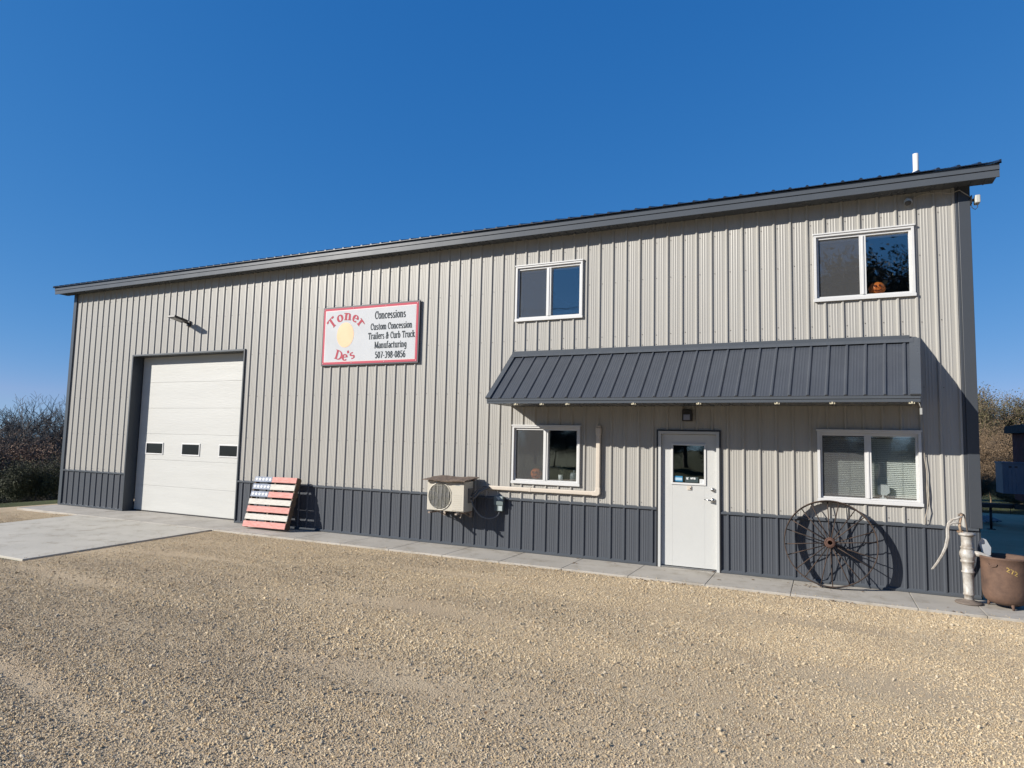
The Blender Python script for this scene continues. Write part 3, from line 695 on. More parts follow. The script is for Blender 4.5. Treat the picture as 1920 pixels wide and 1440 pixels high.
def letters(mb, text, place, h, thick=.15, thin=.06, xs=1, mi=0, y=0.0, space=0):
    """place(u, v) -> (x, z); u along the line and v up, in em"""
    wtot = sum(GL[c][0] if c in GL else .28 for c in text)+space*(len(text)-1)
    u0 = -wtot/2
    for ch in text:
        if ch == ' ': u0 += .28+space; continue
        adv, paths, serifs = GL[ch]
        def T(px, py): return place((u0+px)*h*xs, py*h, (u0+adv/2)*h*xs)
        for pth in paths:
            _lay[0] += 1; yy = y-.00025*(_lay[0] % 5)
            L_, R2 = [], []
            for i, (px, py) in enumerate(pth):
                a_ = pth[max(i-1, 0)]; b_ = pth[min(i+1, len(pth)-1)]
                dx, dy = b_[0]-a_[0], b_[1]-a_[1]; l = math.hypot(dx, dy) or 1; dx /= l; dy /= l
                wd_ = (thin+(thick-thin)*abs(dy)**1.5)/2
                L_.append(T(px-dy*wd_, py+dx*wd_)); R2.append(T(px+dy*wd_, py-dx*wd_))
            for i in range(len(pth)-1):
                q = [L_[i], L_[i+1], R2[i+1], R2[i]]; mb.poly([(p_[0], yy, p_[1]) for p_ in q], mi)
        for (px, py) in serifs:
            _lay[0] += 1; yy = y-.00025*(_lay[0] % 5)-.0013
            q = [T(px-.13, py), T(px+.13, py), T(px+.13, py+.055), T(px-.13, py+.055)]
            mb.poly([(p_[0], yy, p_[1]) for p_ in q], mi)
        u0 += adv+space
# text on the door sticker
tx = MB(); letters(tx, 'NFIB', lambda u_, v_, c_: (15.685+u_, 1.367+v_), .04, .2, .16, 1, 0, .0425)
o = tx.build('sticker_text', M_w); o.parent = st2b
# ------------------------------------------------------------------ sign
SX0, SX1, SZ0, SZ1 = 8.215, 10.59, 3.335, 4.545
Sg = empty('company_sign', (9.4, -.02, SZ0)); tag(Sg, 'white rectangular sign with red border and black frame reading Toner De\'s Concessions', 'sign')
sb_ = MB(); sb_.box(SX0, SX1, -.055, -.021, SZ0, SZ1); put(sb_.build('sign_frame', mat('navy_frame', (.022, .022, .04), .5), bevel=.004), Sg)
sr = MB(); sr.box(SX0+.03, SX1-.03, -.0585, -.0552, SZ0+.03, SZ1-.03, 0); sr.box(SX0+.075, SX1-.075, -.0605, -.0587, SZ0+.075, SZ1-.075, 1)
sr.box(SX0+.085, SX1-.085, -.0622, -.0607, SZ0+.085, SZ1-.085, 2)
put(sr.build('sign_board', [mat('sign_red', (.56, .09, .13), .8), mat('sign_edge', (.9, .72, .70), .5), mat('sign_white', (.62, .64, .66), .8, var=.03, vscale=2)]), Sg)
tr_ = MB(); cxr, czr = 8.83, 3.88
def arc_up(rad, cz, sgn):
    def pl(u_, v_, c_):
        th = c_/rad; lu = u_-c_
        if sgn > 0:
            bx, bz = cxr+math.sin(th)*rad*1.0, cz+math.cos(th)*rad; tx_, tz_ = math.cos(th), -math.sin(th); nx_, nz_ = math.sin(th), math.cos(th)
        else:
            bx, bz = cxr+math.sin(th)*rad, cz-math.cos(th)*rad; tx_, tz_ = math.cos(th), math.sin(th); nx_, nz_ = -math.sin(th), math.cos(th)
        return (bx+lu*tx_+v_*nx_, bz+lu*tz_+v_*nz_)
    return pl
letters(tr_, 'Toner', arc_up(.44, 3.815, 1), .30, .17, .06, 1.0, 0, -.0645, .03)
letters(tr_, "De's", arc_up(.62, 4.05, -1), .27, .17, .06, 1.05, 0, -.0645, .05)
put(tr_.build('red_lettering', mat('letter_red', (.48, .07, .10), .8)), Sg)
tb = MB()
def ln(text, cx, z, h, xs): letters(tb, text, lambda u_, v_, c_: (cx+u_, z+v_), h, .175, .09, xs, 0, -.0645, .025)
ln('Concessions', 9.91, 4.235, .22, .60); ln('Custom Concession', 9.94, 4.02, .185, .60); ln('Trailers & Curb Truck', 9.95, 3.835, .185, .58); ln('Manufacturing', 9.94, 3.65, .185, .60); ln('507-398-0856', 9.94, 3.455, .185, .66)
put(tb.build('black_lettering', mat('letter_black', (.018, .03, .04), .8)), Sg)
ov = MB(); ov.poly([(cxr-.01+.215*math.cos(R(a_*10)), -.0645, 3.955+.255*math.sin(R(a_*10))) for a_ in range(36)])
put(ov.build('yellow_oval', mat('oval_yellow', (.84, .53, .29), .5, var=.05, vscale=3)), Sg)
sc_ = MB()
for xx in (SX0+.05, 9.0, 9.8, SX1-.05):
    for z_ in (SZ0+.05, SZ1-.05): sc_.lathe([(0, -.064), (.008, -.062), (.008, -.0586)], (xx, 0, z_), 8, 'y')
put(sc_.build('mounting_screws', M_w), Sg)

# ------------------------------------------------------------------ wall lights, camera, antenna
Lg = empty('wall_light', (4.14, 0, 4.46)); tag(Lg, 'black area light on short arm above the garage door', 'wall light')
q = MB(); q.box(4.09, 4.19, -.05, -.001, 4.40, 4.52); put(q.build('wall_bracket', M_black, bevel=.004), Lg)
q = MB(); q.tube([(4.14, -.05, 4.46), (4.14, -.16, 4.485)], .025, 12); put(q.build('arm', M_black), Lg)
q = MB(); mt = Matrix.Translation((4.14, -.16, 4.49)) @ Matrix.Rotation(R(-10), 4, 'X'); q.box(-.12, .12, -.34, .02, -.02, .025, 0, mt); q.box(-.10, .10, -.32, -.05, -.026, -.0205, 1, mt)
for k in range(6): q.box(-.1+k*.036, -.092+k*.036, -.12, .015, .0255, .04, 0, mt)
put(q.build('lamp_head', [M_black, mat('lens', (.30, .31, .31), .3)], bevel=.004), Lg)
Ld = empty('wall_light', (15.62, 0, 2.36)); tag(Ld, 'small dark boxy light under the awning above the entry door', 'wall light')
q = MB(); q.box(15.54, 15.69, -.09, -.001, 2.265, 2.445); put(q.build('lamp_housing', M_black, bevel=.012), Ld)
q = MB(); q.box(15.565, 15.665, -.105, -.0905, 2.285, 2.37); put(q.build('lens', mat('lamp_lens', (.30, .32, .42), .15), bevel=.006), Ld)
Cm = empty('security_camera', (18.64, 0, 5.37)); tag(Cm, 'small white dome camera under the eave above the upper right window', 'security camera')
q = MB(); q.lathe([(.0, -.03), (.045, -.03), (.05, -.001)], (18.66, 0, 5.37), 20, 'y'); put(q.build('mount', M_w), Cm)
mt = Matrix.Translation((18.645, -.07, 5.355)) @ Matrix.Rotation(R(55), 4, 'X')
q = MB(); q.lathe([(.0, .045), (.03, .04), (.044, .015), (.047, -.02), (.043, -.04)], (0, 0, 0), 20, 'y', mtx=mt); put(q.build('camera_body', M_w), Cm)
q = MB(); q.lathe([(.043, -.04), (.03, -.052), (.0, -.058)], (0, 0, 0), 20, 'y', mtx=mt); put(q.build('lens', M_black), Cm)
An = empty('wireless_antenna', (19.37, .0, 5.27)); tag(An, 'pale box antenna with looped cable on the upper right corner of the wall', 'antenna')
q = MB(); q.box(19.372, 19.43, -.05, -.02, 5.26, 5.29); q.box(19.371, 19.384, -.09, .03, 5.22, 5.33); put(q.build('bracket', M_black), An)
q = MB(); q.box(19.415, 19.475, -.11, .02, 5.215, 5.325); put(q.build('antenna_box', mat('antenna_white', (.55, .56, .53), .5), bevel=.012), An)
q = MB(); q.tube([(19.44, -.05, 5.22), (19.45, -.05, 5.17), (19.42, -.05, 5.14), (19.385, -.05, 5.17), (19.375, -.04, 5.24)], .005, 8); put(q.build('cable', M_black), An)
q = MB(); q.tube([(18.69, -.03, 5.40), (18.85, -.05, 5.44), (19.02, -.06, 5.43), (19.15, -.05, 5.40), (19.25, -.06, 5.43), (19.38, -.05, 5.31)], .006, 6); tag(q.build('cable', mat('beige_cable', (.45, .42, .36), .6)), 'thin cable looping under the eave towards the corner antenna', 'cable')

# ------------------------------------------------------------------ air conditioner
X0, X1, YB, YF, Z0, Z1 = 11.18, 11.93, -.18, -.50, .655, 1.175
AC = empty('air_conditioner', (11.5, 0, .6)); tag(AC, 'cream outdoor air conditioner unit hung on the wall on brackets', 'air conditioner')
M_ac = mat('ac_cream', (.60, .56, .47), .45, var=.06, vscale=3); M_acd = mat('ac_grille_dark', (.10, .10, .085), .7)
q = MB(); q.box(X0, X1, YF, YB, Z0, Z1); put(q.build('casing', M_ac, bevel=.012), AC)
fcx, fcz, fr = X0+.265, (Z0+Z1)/2-.01, .235
q = MB(); q.lathe([(fr+.012, YF-.001), (fr+.004, YF-.014), (fr-.01, YF-.012), (fr-.012, YF-.001)], (fcx, 0, fcz), 48, 'y'); put(q.build('fan_shroud', M_ac), AC)
q = MB(); q.lathe([(.0, YF-.003), (fr-.008, YF-.003)], (fcx, 0, fcz), 48, 'y', smooth=False); fo = put(q.build('fan_opening', M_acd), AC)
q = MB()
for k in range(5):
    a0 = k*72
    pts = [(fcx+rr*math.cos(R(a0+dd)), YF-.006-.002*(dd > 10), fcz+rr*math.sin(R(a0+dd))) for rr, dd in ((.05, 0), (.2, -8), (.215, 28), (.05, 32))]
    q.poly(pts)
q.lathe([(0, YF-.01), (.05, YF-.009)], (fcx, 0, fcz), 20, 'y'); put(q.build('fan_blades', mat('fan_grey', (.12, .12, .115), .5)), AC)
q = MB()
for rr in [.05+.0165*i for i in range(11)]:
    q.tube([(fcx+rr*math.cos(R(a_*12)), YF-.012, fcz+rr*math.sin(R(a_*12))) for a_ in range(30)], .0012, 4, closed=True)
for dx in (-.19, -.115, -.04, .035, .11, .185):
    hh = math.sqrt(max(fr**2-dx**2, 0))-.01; q.tube([(fcx+dx, YF-.015, fcz-hh), (fcx+dx, YF-.015, fcz+hh)], .0035, 6)
for dz in (-.19, .19): hh = math.sqrt(fr**2-dz**2)-.01; q.tube([(fcx-hh, YF-.0165, fcz+dz), (fcx+hh, YF-.0165, fcz+dz)], .003, 6)
put(q.build('fan_guard', mat('guard_cream', (.50, .48, .42), .5)), AC)
q = MB(); q.box(X0+.51, X1-.003, YF-.010, YF-.0005, Z0+.02, Z1-.03)
for k in range(8): q.box(X0+.545, X1-.05, YF-.0135, YF-.0105, Z0+.05+k*.033, Z0+.058+k*.033)
q.box(X0+.58, X1-.08, YF-.0118, YF-.0103, Z1-.07, Z1-.052, 1)
put(q.build('front_panel', [M_ac, mat('grey_badge', (.33, .36, .36), .5)], bevel=.002), AC)
q = MB(); q.box(X1+.0005, X1+.03, YF+.13, YB-.03, Z0+.15, Z1-.12); q.lathe([(.0, X1+.045), (.016, X1+.045), (.016, X1+.03)], (0, YF+.18, Z0+.25), 12, 'x', 1); q.lathe([(.0, X1+.045), (.02, X1+.045), (.02, X1+.03)], (0, YF+.20, Z0+.19), 12, 'x', 1)
q.lathe([(.0, X1+.012), (.006, X1+.012), (.006, X1)], (0, YB-.05, Z1-.05), 8, 'x', 1); put(q.build('valve_cover', [mat('valve_grey', (.16, .15, .14), .5), M_metal], bevel=.004), AC)
for xx in (X0+.10, X1-.11):
    q = MB(); q.box(xx-.02, xx+.02, -.58, -.022, Z0-.045, Z0-.02); q.box(xx-.02, xx+.02, -.06, -.022, Z0-.13, Z0-.0455)
    q.prism([(-.06, Z0-.10), (-.06, Z0-.12), (-.30, Z0-.0455), (-.27, Z0-.0455)], 'x', xx-.004, xx+.004); q.box(xx-.03, xx+.03, -.52, -.45, Z0-.0195, Z0-.001, 1); q.box(xx-.03, xx+.03, -.25, -.18, Z0-.0195, Z0-.001, 1)
    put(q.build('bracket', [mat('bracket_cream', (.42, .38, .32), .6, var=.3, vscale=12, vcol=(.2, .09, .05)), M_rubber]), AC)
q = MB(); q.tube([(X1-.14, -.33, Z0-.005), (X1-.14, -.33, Z0-.06), (X1-.155, -.34, Z0-.12)], .009, 8); put(q.build('drain_tube', M_cream), AC)
# rough board laid on the top
rb = MB(); nX, nY = 26, 12; zt_ = []
for i in range(nX+1):
    for j in range(nY+1):
        fx, fy = i/nX, j/nY
        x = X0-.045+(X1-X0+.10)*fx+random.uniform(-.008, .008)*(j in (0, nY)); y = -.60+.53*fy+random.uniform(-.010, .010)*(i in (0, nX))
        rb.v.append((x, y, Z1+.018+.045*fy+random.uniform(-.004, .004)+.008*math.sin(fx*9)))
k = len(rb.v)
for vv in list(rb.v): rb.v.append((vv[0], vv[1], vv[2]-.017))
def I(i, j): return i*(nY+1)+j
for i in range(nX):
    for j in range(nY):
        rb.f.append((I(i, j), I(i+1, j), I(i+1, j+1), I(i, j+1))); rb.f.append((k+I(i, j), k+I(i, j+1), k+I(i+1, j+1), k+I(i+1, j)))
for i in range(nX):
    for j in (0, nY): rb.f.append((I(i, j), I(i+1, j), k+I(i+1, j), k+I(i, j)))
for j in range(nY):
    for i in (0, nX): rb.f.append((I(i, j), I(i, j+1), k+I(i, j+1), k+I(i, j)))
rb.m = [0]*len(rb.f); rb.sm = [False]*len(rb.f)
rb.box(X0+.06, X1-.03, -.12, -.08, Z1+.001, Z1+.038); rb.box(X0+.06, X1-.03, -.56, -.53, Z1+.0005, Z1+.008)
tag(rb.build('wooden_board', mat('weathered_board', (.22, .16, .12), .9, var=.5, vscale=14, vcol=(.07, .05, .04), bump=.004, bscale=30, stretch=(1, 4, 4))), 'rough weathered brown board laid over the air conditioner', 'board')

# pipe cover, refrigerant lines, conduit, disconnect box
PC = empty('pipe_cover', (13.2, 0, 1.07)); tag(PC, 'cream plastic pipe cover running under the window and up the wall beside it', 'pipe cover')
def rbox(mb, x0, x1, z0, z1, y0=-.078, y1=-.02):
    mb.box(x0, x1, y0, y1, z0, z1)
q = MB(); rbox(q, 12.15, 12.955, 1.038, 1.106); rbox(q, 12.985, 14.10, 1.038, 1.106); rbox(q, 14.145, 14.215, 1.15, 2.06); put(q.build('duct', M_cream, bevel=.012), PC)
q = MB(); q.box(12.945, 12.995, -.081, -.02, 1.035, 1.109); put(q.build('coupling', M_cream, bevel=.01), PC)
q = MB()
pts = [(14.09, -.02), (14.09, -.082)]
q.prism([(14.085, 1.034), (14.165, 1.034)]+[(14.165+.055*math.sin(R(a_)), 1.034+.055-.055*math.cos(R(a_))) for a_ in (20, 45, 70, 90)]+[(14.22, 1.17), (14.14, 1.17), (14.14, 1.125), (14.125, 1.11), (14.085, 1.11)], 'y', -.082, -.02); put(q.build('elbow', M_cream, bevel=.008), PC)
q = MB(); q.box(14.135, 14.225, -.085, -.02, 2.02, 2.15); q.box(14.142, 14.218, -.075, -.02, 2.1505, 2.185); put(q.build('wall_cap', M_cream, bevel=.014), PC)
q = MB(); q.tube([(X1+.045, -.30, .86), (X1+.10, -.27, .92), (X1+.14, -.20, 1.0), (12.16, -.10, 1.062), (12.20, -.055, 1.07)], [.02, .024, .026, .027, .026], 12)
q.tube([(X1+.045, -.32, .90), (X1+.08, -.24, 1.0), (12.10, -.12, 1.09), (12.17, -.06, 1.085)], .012, 10); tag(q.build('refrigerant_hose', mat('hose_grey', (.14, .14, .14), .7, bump=.002, bscale=40)), 'thick grey insulated hoses from the air conditioner to the pipe cover', 'hose')
q = MB()
cp = [(X1+.04, -.30, .84), (12.0, -.30, .76), (12.06, -.28, .66), (12.14, -.24, .58), (12.24, -.18, .545), (12.33, -.12, .565), (12.38, -.08, .61), (12.40, -.06, .68)]
fine = []
for i in range(len(cp)-1):
    p0 = Vector(cp[max(i-1, 0)]); p1 = Vector(cp[i]); p2 = Vector(cp[i+1]); p3 = Vector(cp[min(i+2, len(cp)-1)])
    for s_ in range(6):
        t_ = s_/6; fine.append(.5*((2*p1)+(p2-p0)*t_+(2*p0-5*p1+4*p2-p3)*t_*t_+(3*p1-p0-3*p2+p3)*t_**3))
fine.append(Vector(cp[-1])); q.tube(fine, .0105, 10); tag(q.build('conduit', mat('conduit_grey', (.17, .18, .19), .45)), 'thin grey flexible conduit looping down to the switch box', 'conduit')
DB = empty('switch_box', (12.4, 0, .68)); tag(DB, 'small green grey electrical switch box on the wall under the pipe cover', 'switch box')
q = MB(); q.box(12.315, 12.475, -.10, -.02, .675, .925); put(q.build('box', mat('box_grey', (.13, .165, .165), .5, var=.1), bevel=.005), DB)
q = MB(); q.box(12.306, 12.484, -.112, -.1005, .78, .935); put(q.build('cover', mat('cover_grey', (.15, .19, .19), .5), bevel=.004), DB)
q = MB(); q.box(12.395, 12.465, -.1035, -.1005, .685, .765, 0); M_lp = mat('label_pale', (.42, .48, .48), .6); put(q.build('label', M_lp), DB); q = MB(); q.prism([(12.34, .925), (12.465, .925), (12.465, .87), (12.43, .885), (12.40, .865)], 'y', -.1145, -.1125, 0); put(q.build('label', M_lp), DB)

# hanging cord right of the awning
q = MB(); q.tube([(18.60, -.94, 2.49), (18.66, -.6, 2.44), (18.735, -.06, 2.49)], .006, 6)
q.tube([(18.735, -.06, 2.49), (18.745, -.07, 2.2), (18.755, -.03, 2.05), (18.75, -.035, 1.8), (18.775, -.03, 1.6), (18.765, -.035, 1.4), (18.775, -.03, 1.2), (18.76, -.06, 1.10), (18.735, -.06, 1.0), (18.735, -.05, .93), (18.75, -.04, .91)], .0065, 6)
q.tube([(18.775, -.03, 1.5), (18.79, -.03, 1.3), (18.78, -.03, 1.15)], .005, 6)
tag(q.build('cord', mat('tan_cord', (.42, .37, .30), .7)), 'tan cord hanging down the wall at the right edge of the blinds window', 'cord')
q = MB(); q.box(18.615, 18.64, -.93, -.91, 2.34, 2.42); q.tube([(18.628, -.92, 2.42), (18.61, -.93, 2.49)], .004, 6); tag(q.build('light_plug', mat('clear_plug', (.45, .45, .42), .4)), 'small pale plug hanging below the right end of the awning', 'plug')

# ------------------------------------------------------------------ pallet flag
pb = Vector((6.80, -.42, .0)); pt = Vector((6.745, -.115, 1.03)); prb = Vector((7.945, -.42, .0))
ux = Vector((1.13, .012, .012)).normalized(); up_ = (pt-pb).normalized(); up_ = (up_-ux*up_.dot(ux)).normalized(); nn_ = up_.cross(ux)
mp_ = Matrix(((ux.x, nn_.x, up_.x, pb.x), (ux.y, nn_.y, up_.y, pb.y), (ux.z, nn_.z, up_.z, pb.z), (0, 0, 0, 1)))
mp_ = Matrix.Translation((0, 0, .006)) @ mp_
Pf = empty('pallet_flag', (7.3, -.4, 0)); tag(Pf, 'wooden pallet painted as a stars and stripes flag leaning on the wall', 'pallet')
def paintwood(n, c, v): return mat(n, c, .8, var=.25, vscale=9, vcol=v, bump=.002, bscale=60, stretch=(1, 3, 6))
M_pr = paintwood('worn_red_paint', (.74, .37, .32), (.60, .26, .22)); M_pw = paintwood('worn_white_paint', (.70, .67, .60), (.56, .53, .47)); M_pbl = paintwood('worn_blue_paint', (.34, .38, .46), (.24, .28, .36)); M_wd = mat('pallet_wood', (.16, .11, .07), .85, var=.4, vscale=8, bump=.002, bscale=40)
bw, gp_ = .118, .036; W_ = 1.13
for k in range(7):
    z0 = .0+k*(bw+gp_); z1_ = z0+bw+random.uniform(-.006, .004); jx = random.uniform(-.006, .006)
    q = MB()
    if k >= 4:
        q.box(jx, .475, -.14, -.12, z0, z1_, 1, mp_); q.box(.476, W_+jx, -.14, -.12, z0, z1_, 0, mp_)
    else: q.box(jx, W_+jx, -.14, -.12, z0, z1_, 0, mp_)
    br = put(q.build('board', [M_pr if k % 2 == 0 else M_pw, M_pbl], bevel=.004), Pf)
    if k >= 4:
        s2 = MB()
        for j in range(5):
            cx_, cz_ = .055+j*.092, (z0+z1_)/2; pts = []
            for a_ in range(10):
                rr = .046 if a_ % 2 == 0 else .021; pts.append(tuple(mp_ @ Vector((cx_+rr*math.sin(R(36*a_)), -.1425, cz_+rr*math.cos(R(36*a_))))))
            s2.poly(pts)
        so2 = s2.build('stars', mat('star_white', (.78, .80, .82), .7)); so2.parent = br
for xx in (.0, W_/2-.02, W_-.04):
    q = MB(); q.box(xx, xx+.04, -.1195, -.02, 0, 1.04, 0, mp_); put(q.build('stringer', M_wd), Pf)
for z_ in (.02, .3, .48, .66, .94):
    q = MB(); q.box(0, W_, -.0195, -.002, z_, z_+.085, 0, mp_); put(q.build('back_board', M_wd), Pf)

# ------------------------------------------------------------------ steel wheel
Wh = empty('steel_wheel', (17.585, -.37, .0)); tag(Wh, 'large rusty iron spoked wagon wheel leaning on the dark wainscot', 'wheel')
WR = .588; tilt = math.asin(.26/(2*WR)); wc_ = Vector((17.585, -.36+.13+.02, WR*math.cos(tilt)+.014))
mw = Matrix.Translation(wc_) @ Matrix.Rotation(-tilt, 4, 'X')
M_rust = mat('rusty_iron', (.075, .045, .03), .85, var=.5, vscale=10, vcol=(.03, .022, .018), bump=.002, bscale=50)
M_rust2 = mat('rusty_hub', (.15, .075, .05), .85, var=.5, vscale=14, vcol=(.06, .03, .022), bump=.003, bscale=50)
q = MB(); q.lathe([(WR, -.05), (WR, .05), (WR-.011, .05), (WR-.011, -.05), (WR, -.05)], (0, 0, 0), 72, 'y', mtx=mw); q.tube([mw @ Vector(((WR-.008)*math.cos(R(a_*6)), -.046, (WR-.008)*math.sin(R(a_*6)))) for a_ in range(60)], .008, 6, closed=True)
put(q.build('rim', M_rust), Wh)
q = MB(); q.lathe([(.030, -.10), (.062, -.10), (.068, -.085), (.066, -.06), (.055, -.03), (.05, .05), (.06, .08), (.06, .11), (.028, .11), (.028, -.10)], (0, 0, 0), 28, 'y', mtx=mw)
q.lathe([(.056, -.105), (.072, -.100), (.072, -.075), (.056, -.07)], (0, 0, 0), 28, 'y', mtx=mw); q.lathe([(.0, -.02), (.03, -.02)], (0, 0, 0), 14, 'y', mtx=mw); put(q.build('hub', M_rust2), Wh)
for k in range(20):
    a_ = R(k*18+4); yy = -.062 if k % 2 == 0 else .06; q = MB()
    q.tube([mw @ Vector((.055*math.cos(a_), yy, .055*math.sin(a_))), mw @ Vector(((WR-.004)*math.cos(a_+.03*(-1)**k), yy*.25, (WR-.004)*math.sin(a_+.03*(-1)**k)))], .0072, 7)
    put(q.build('spoke', M_rust), Wh)

# ------------------------------------------------------------------ hand pump
PX, PY = 19.145, -.35
Pu = empty('hand_pump', (PX, PY, 0)); tag(Pu, 'old cast iron hand water pump painted silver white standing at the corner', 'water pump')
M_pump = mat('worn_white_paint_iron', (.52, .51, .475), .5, var=.45, vscale=9, vcol=(.26, .21, .16), bump=.002, bscale=40, spec=.6); M_pb = mat('pump_base_rust', (.20, .16, .13), .8, var=.3, vscale=12)
q = MB(); q.lathe([(.0, .0), (.145, .0), (.150, .010), (.138, .022), (.07, .035), (.052, .055)], (PX-.005, PY, .002), 32); put(q.build('base', M_pb), Pu)
q = MB(); q.lathe([(.052, .05), (.050, .10), (.060, .105), (.063, .118), (.056, .128), (.060, .37), (.062, .375), (.072, .384), (.072, .396), (.062, .404), (.063, .49), (.066, .50), (.078, .512), (.079, .528), (.068, .54), (.080, .565), (.088, .60), (.086, .63), (.072, .66), (.067, .675), (.075, .683), (.075, .697), (.064, .704), (.064, .80), (.068, .82), (.068, .835), (.090, .84), (.092, .865), (.070, .875), (.0, .88)], (PX, PY, 0), 36)
put(q.build('pump_body', M_pump), Pu)
q = MB(); q.tube([(PX+.07, PY-.01, .625), (PX+.13, PY-.02, .618), (PX+.19, PY-.03, .600), (PX+.225, PY-.035, .575), (PX+.235, PY-.035, .555)], [.036, .030, .030, .034, .044], 16); q.tube([(PX+.235, PY-.035, .556), (PX+.236, PY-.035, .548)], [.052, .052], 16); put(q.build('spout', M_pump), Pu)
q = MB(); mt = Matrix.Translation((PX+.03, PY+.0, 0))
for sgn in (-1, 1):
    q.tube([(PX-.06, PY+.018*sgn, .875), (PX-.075, PY+.018*sgn, .96), (PX-.058, PY+.018*sgn, 1.05), (PX-.045, PY+.018*sgn, 1.10)], [.016, .012, .012, .014], 8)
q.lathe([(.0, -.03), (.012, -.03), (.012, .03), (.0, .03)], (PX-.055, PY, 1.085), 12, 'y'); q.lathe([(.0, -.03), (.014, -.03), (.014, .03), (.0, .03)], (PX-.07, PY, .96), 12, 'y')
q.box(PX-.10, PX-.04, PY-.03, PY+.03, .872, .89); put(q.build('pivot_bracket', mat('pivot_rusty', (.42, .34, .24), .6, var=.5, vscale=20, vcol=(.25, .12, .06))), Pu)
q = MB(); q.tube([(PX+.01, PY, .87), (PX-.005, PY, 1.0), (PX-.02, PY, 1.09)], .009, 8); q.tube([(PX-.02, PY, 1.09), (PX-.055, PY, 1.11), (PX-.085, PY, 1.08)], .012, 8); put(q.build('pump_rod', M_pb), Pu)
q = MB(); hp = [(PX-.05, 1.075), (PX-.09, 1.05), (PX-.15, 1.03), (PX-.19, .985), (PX-.205, .90), (PX-.205, .80), (PX-.23, .68), (PX-.27, .58), (PX-.33, .47), (PX-.385, .385)]
for off in (-.015, .015):
    q.tube([(a_+off*.5, PY-.02, b_+off*.2) for a_, b_ in hp], [.013, .013, .012, .012, .014, .015, .014, .012, .010, .009], 8)
q.tube([(a_, PY-.02, b_) for a_, b_ in hp[2:-1]], .008, 6)
q.tube([(PX-.07, PY-.02, .985), (PX-.12, PY-.02, .995), (PX-.17, PY-.02, .975), (PX-.195, PY-.02, .93)], .011, 8); put(q.build('handle', M_pump), Pu)
q = MB(); mt = Matrix.Translation((19.385, PY+.10, .60)) @ Matrix.Rotation(R(-20), 4, 'Y') @ Matrix.Rotation(R(12), 4, 'X')
q.prism([(-.02, .0), (.02, .0), (.055, .09), (.04, .20), (.0, .235), (-.05, .18), (-.055, .08)], 'y', -.006, .006); q.v = [tuple(mt @ Vector(v_)) for v_ in q.v]
tag(q.build('metal_scoop', mat('galvanised', (.55, .57, .6), .35, metal=.3)), 'pale flat metal scoop standing behind the pump spout over the kettle', 'scoop')

# ------------------------------------------------------------------ cast iron kettle
KX, KY, KR = 19.53, -.34, .25
Ke = empty('iron_kettle', (KX, KY, 0)); tag(Ke, 'big rusty brown cast iron kettle with small feet at the corner', 'kettle')
M_ket = mat('rusty_kettle', (.165, .095, .062), .8, var=.35, vscale=5, vcol=(.085, .05, .037), bump=.003, bscale=30)
q = MB(); q.lathe([(.0, .03), (.10, .034), (.17, .052), (.215, .085), (.238, .135), (.246, .20), (.252, .52), (.258, .575), (.272, .595), (.276, .612), (.262, .618), (.246, .60), (.238, .55), (.228, .22), (.19, .10), (.0, .06)], (KX, KY, 0), 56); put(q.build('pot', M_ket), Ke)
for a_ in (-80, 40, 160):
    q = MB(); q.tube([(KX+.165*math.cos(R(a_)), KY+.165*math.sin(R(a_)), .08), (KX+.18*math.cos(R(a_)), KY+.18*math.sin(R(a_)), .03), (KX+.185*math.cos(R(a_)), KY+.185*math.sin(R(a_)), .0)], [.026, .016, .012], 10); put(q.build('foot', M_ket), Ke)
for a_ in (-130, 10):
    ca, sa = math.cos(R(a_)), math.sin(R(a_)); q = MB(); q.tube([(KX+ca*.255-sa*d_, KY+sa*.255+ca*d_, h_) for d_, h_ in ((-.05, .54), (-.04, .515), (0, .502), (.04, .515), (.05, .54))], .010, 8); put(q.build('lug', M_ket), Ke)
q = MB(); rr = .2475
def kpl(u_, v_, c_):
    th = R(-103)+u_/rr; return (th, v_)
_t = MB(); letters(_t, '272', lambda u_, v_, c_: (u_, v_-.02*u_/.1), .075, .12, .10, 1.0, 0, 0, .02)
kv = []
for (a_, b_, c_) in _t.v:
    th = R(-86)+a_/rr; kv.append((KX+(rr+.004-b_*.8)*math.cos(th), KY+(rr+.004-b_*.8)*math.sin(th), .44+c_-.30*a_))
_t.v = kv; put(_t.build('chalk_number', mat('yellow_chalk', (.55, .38, .10), .8)), Ke)

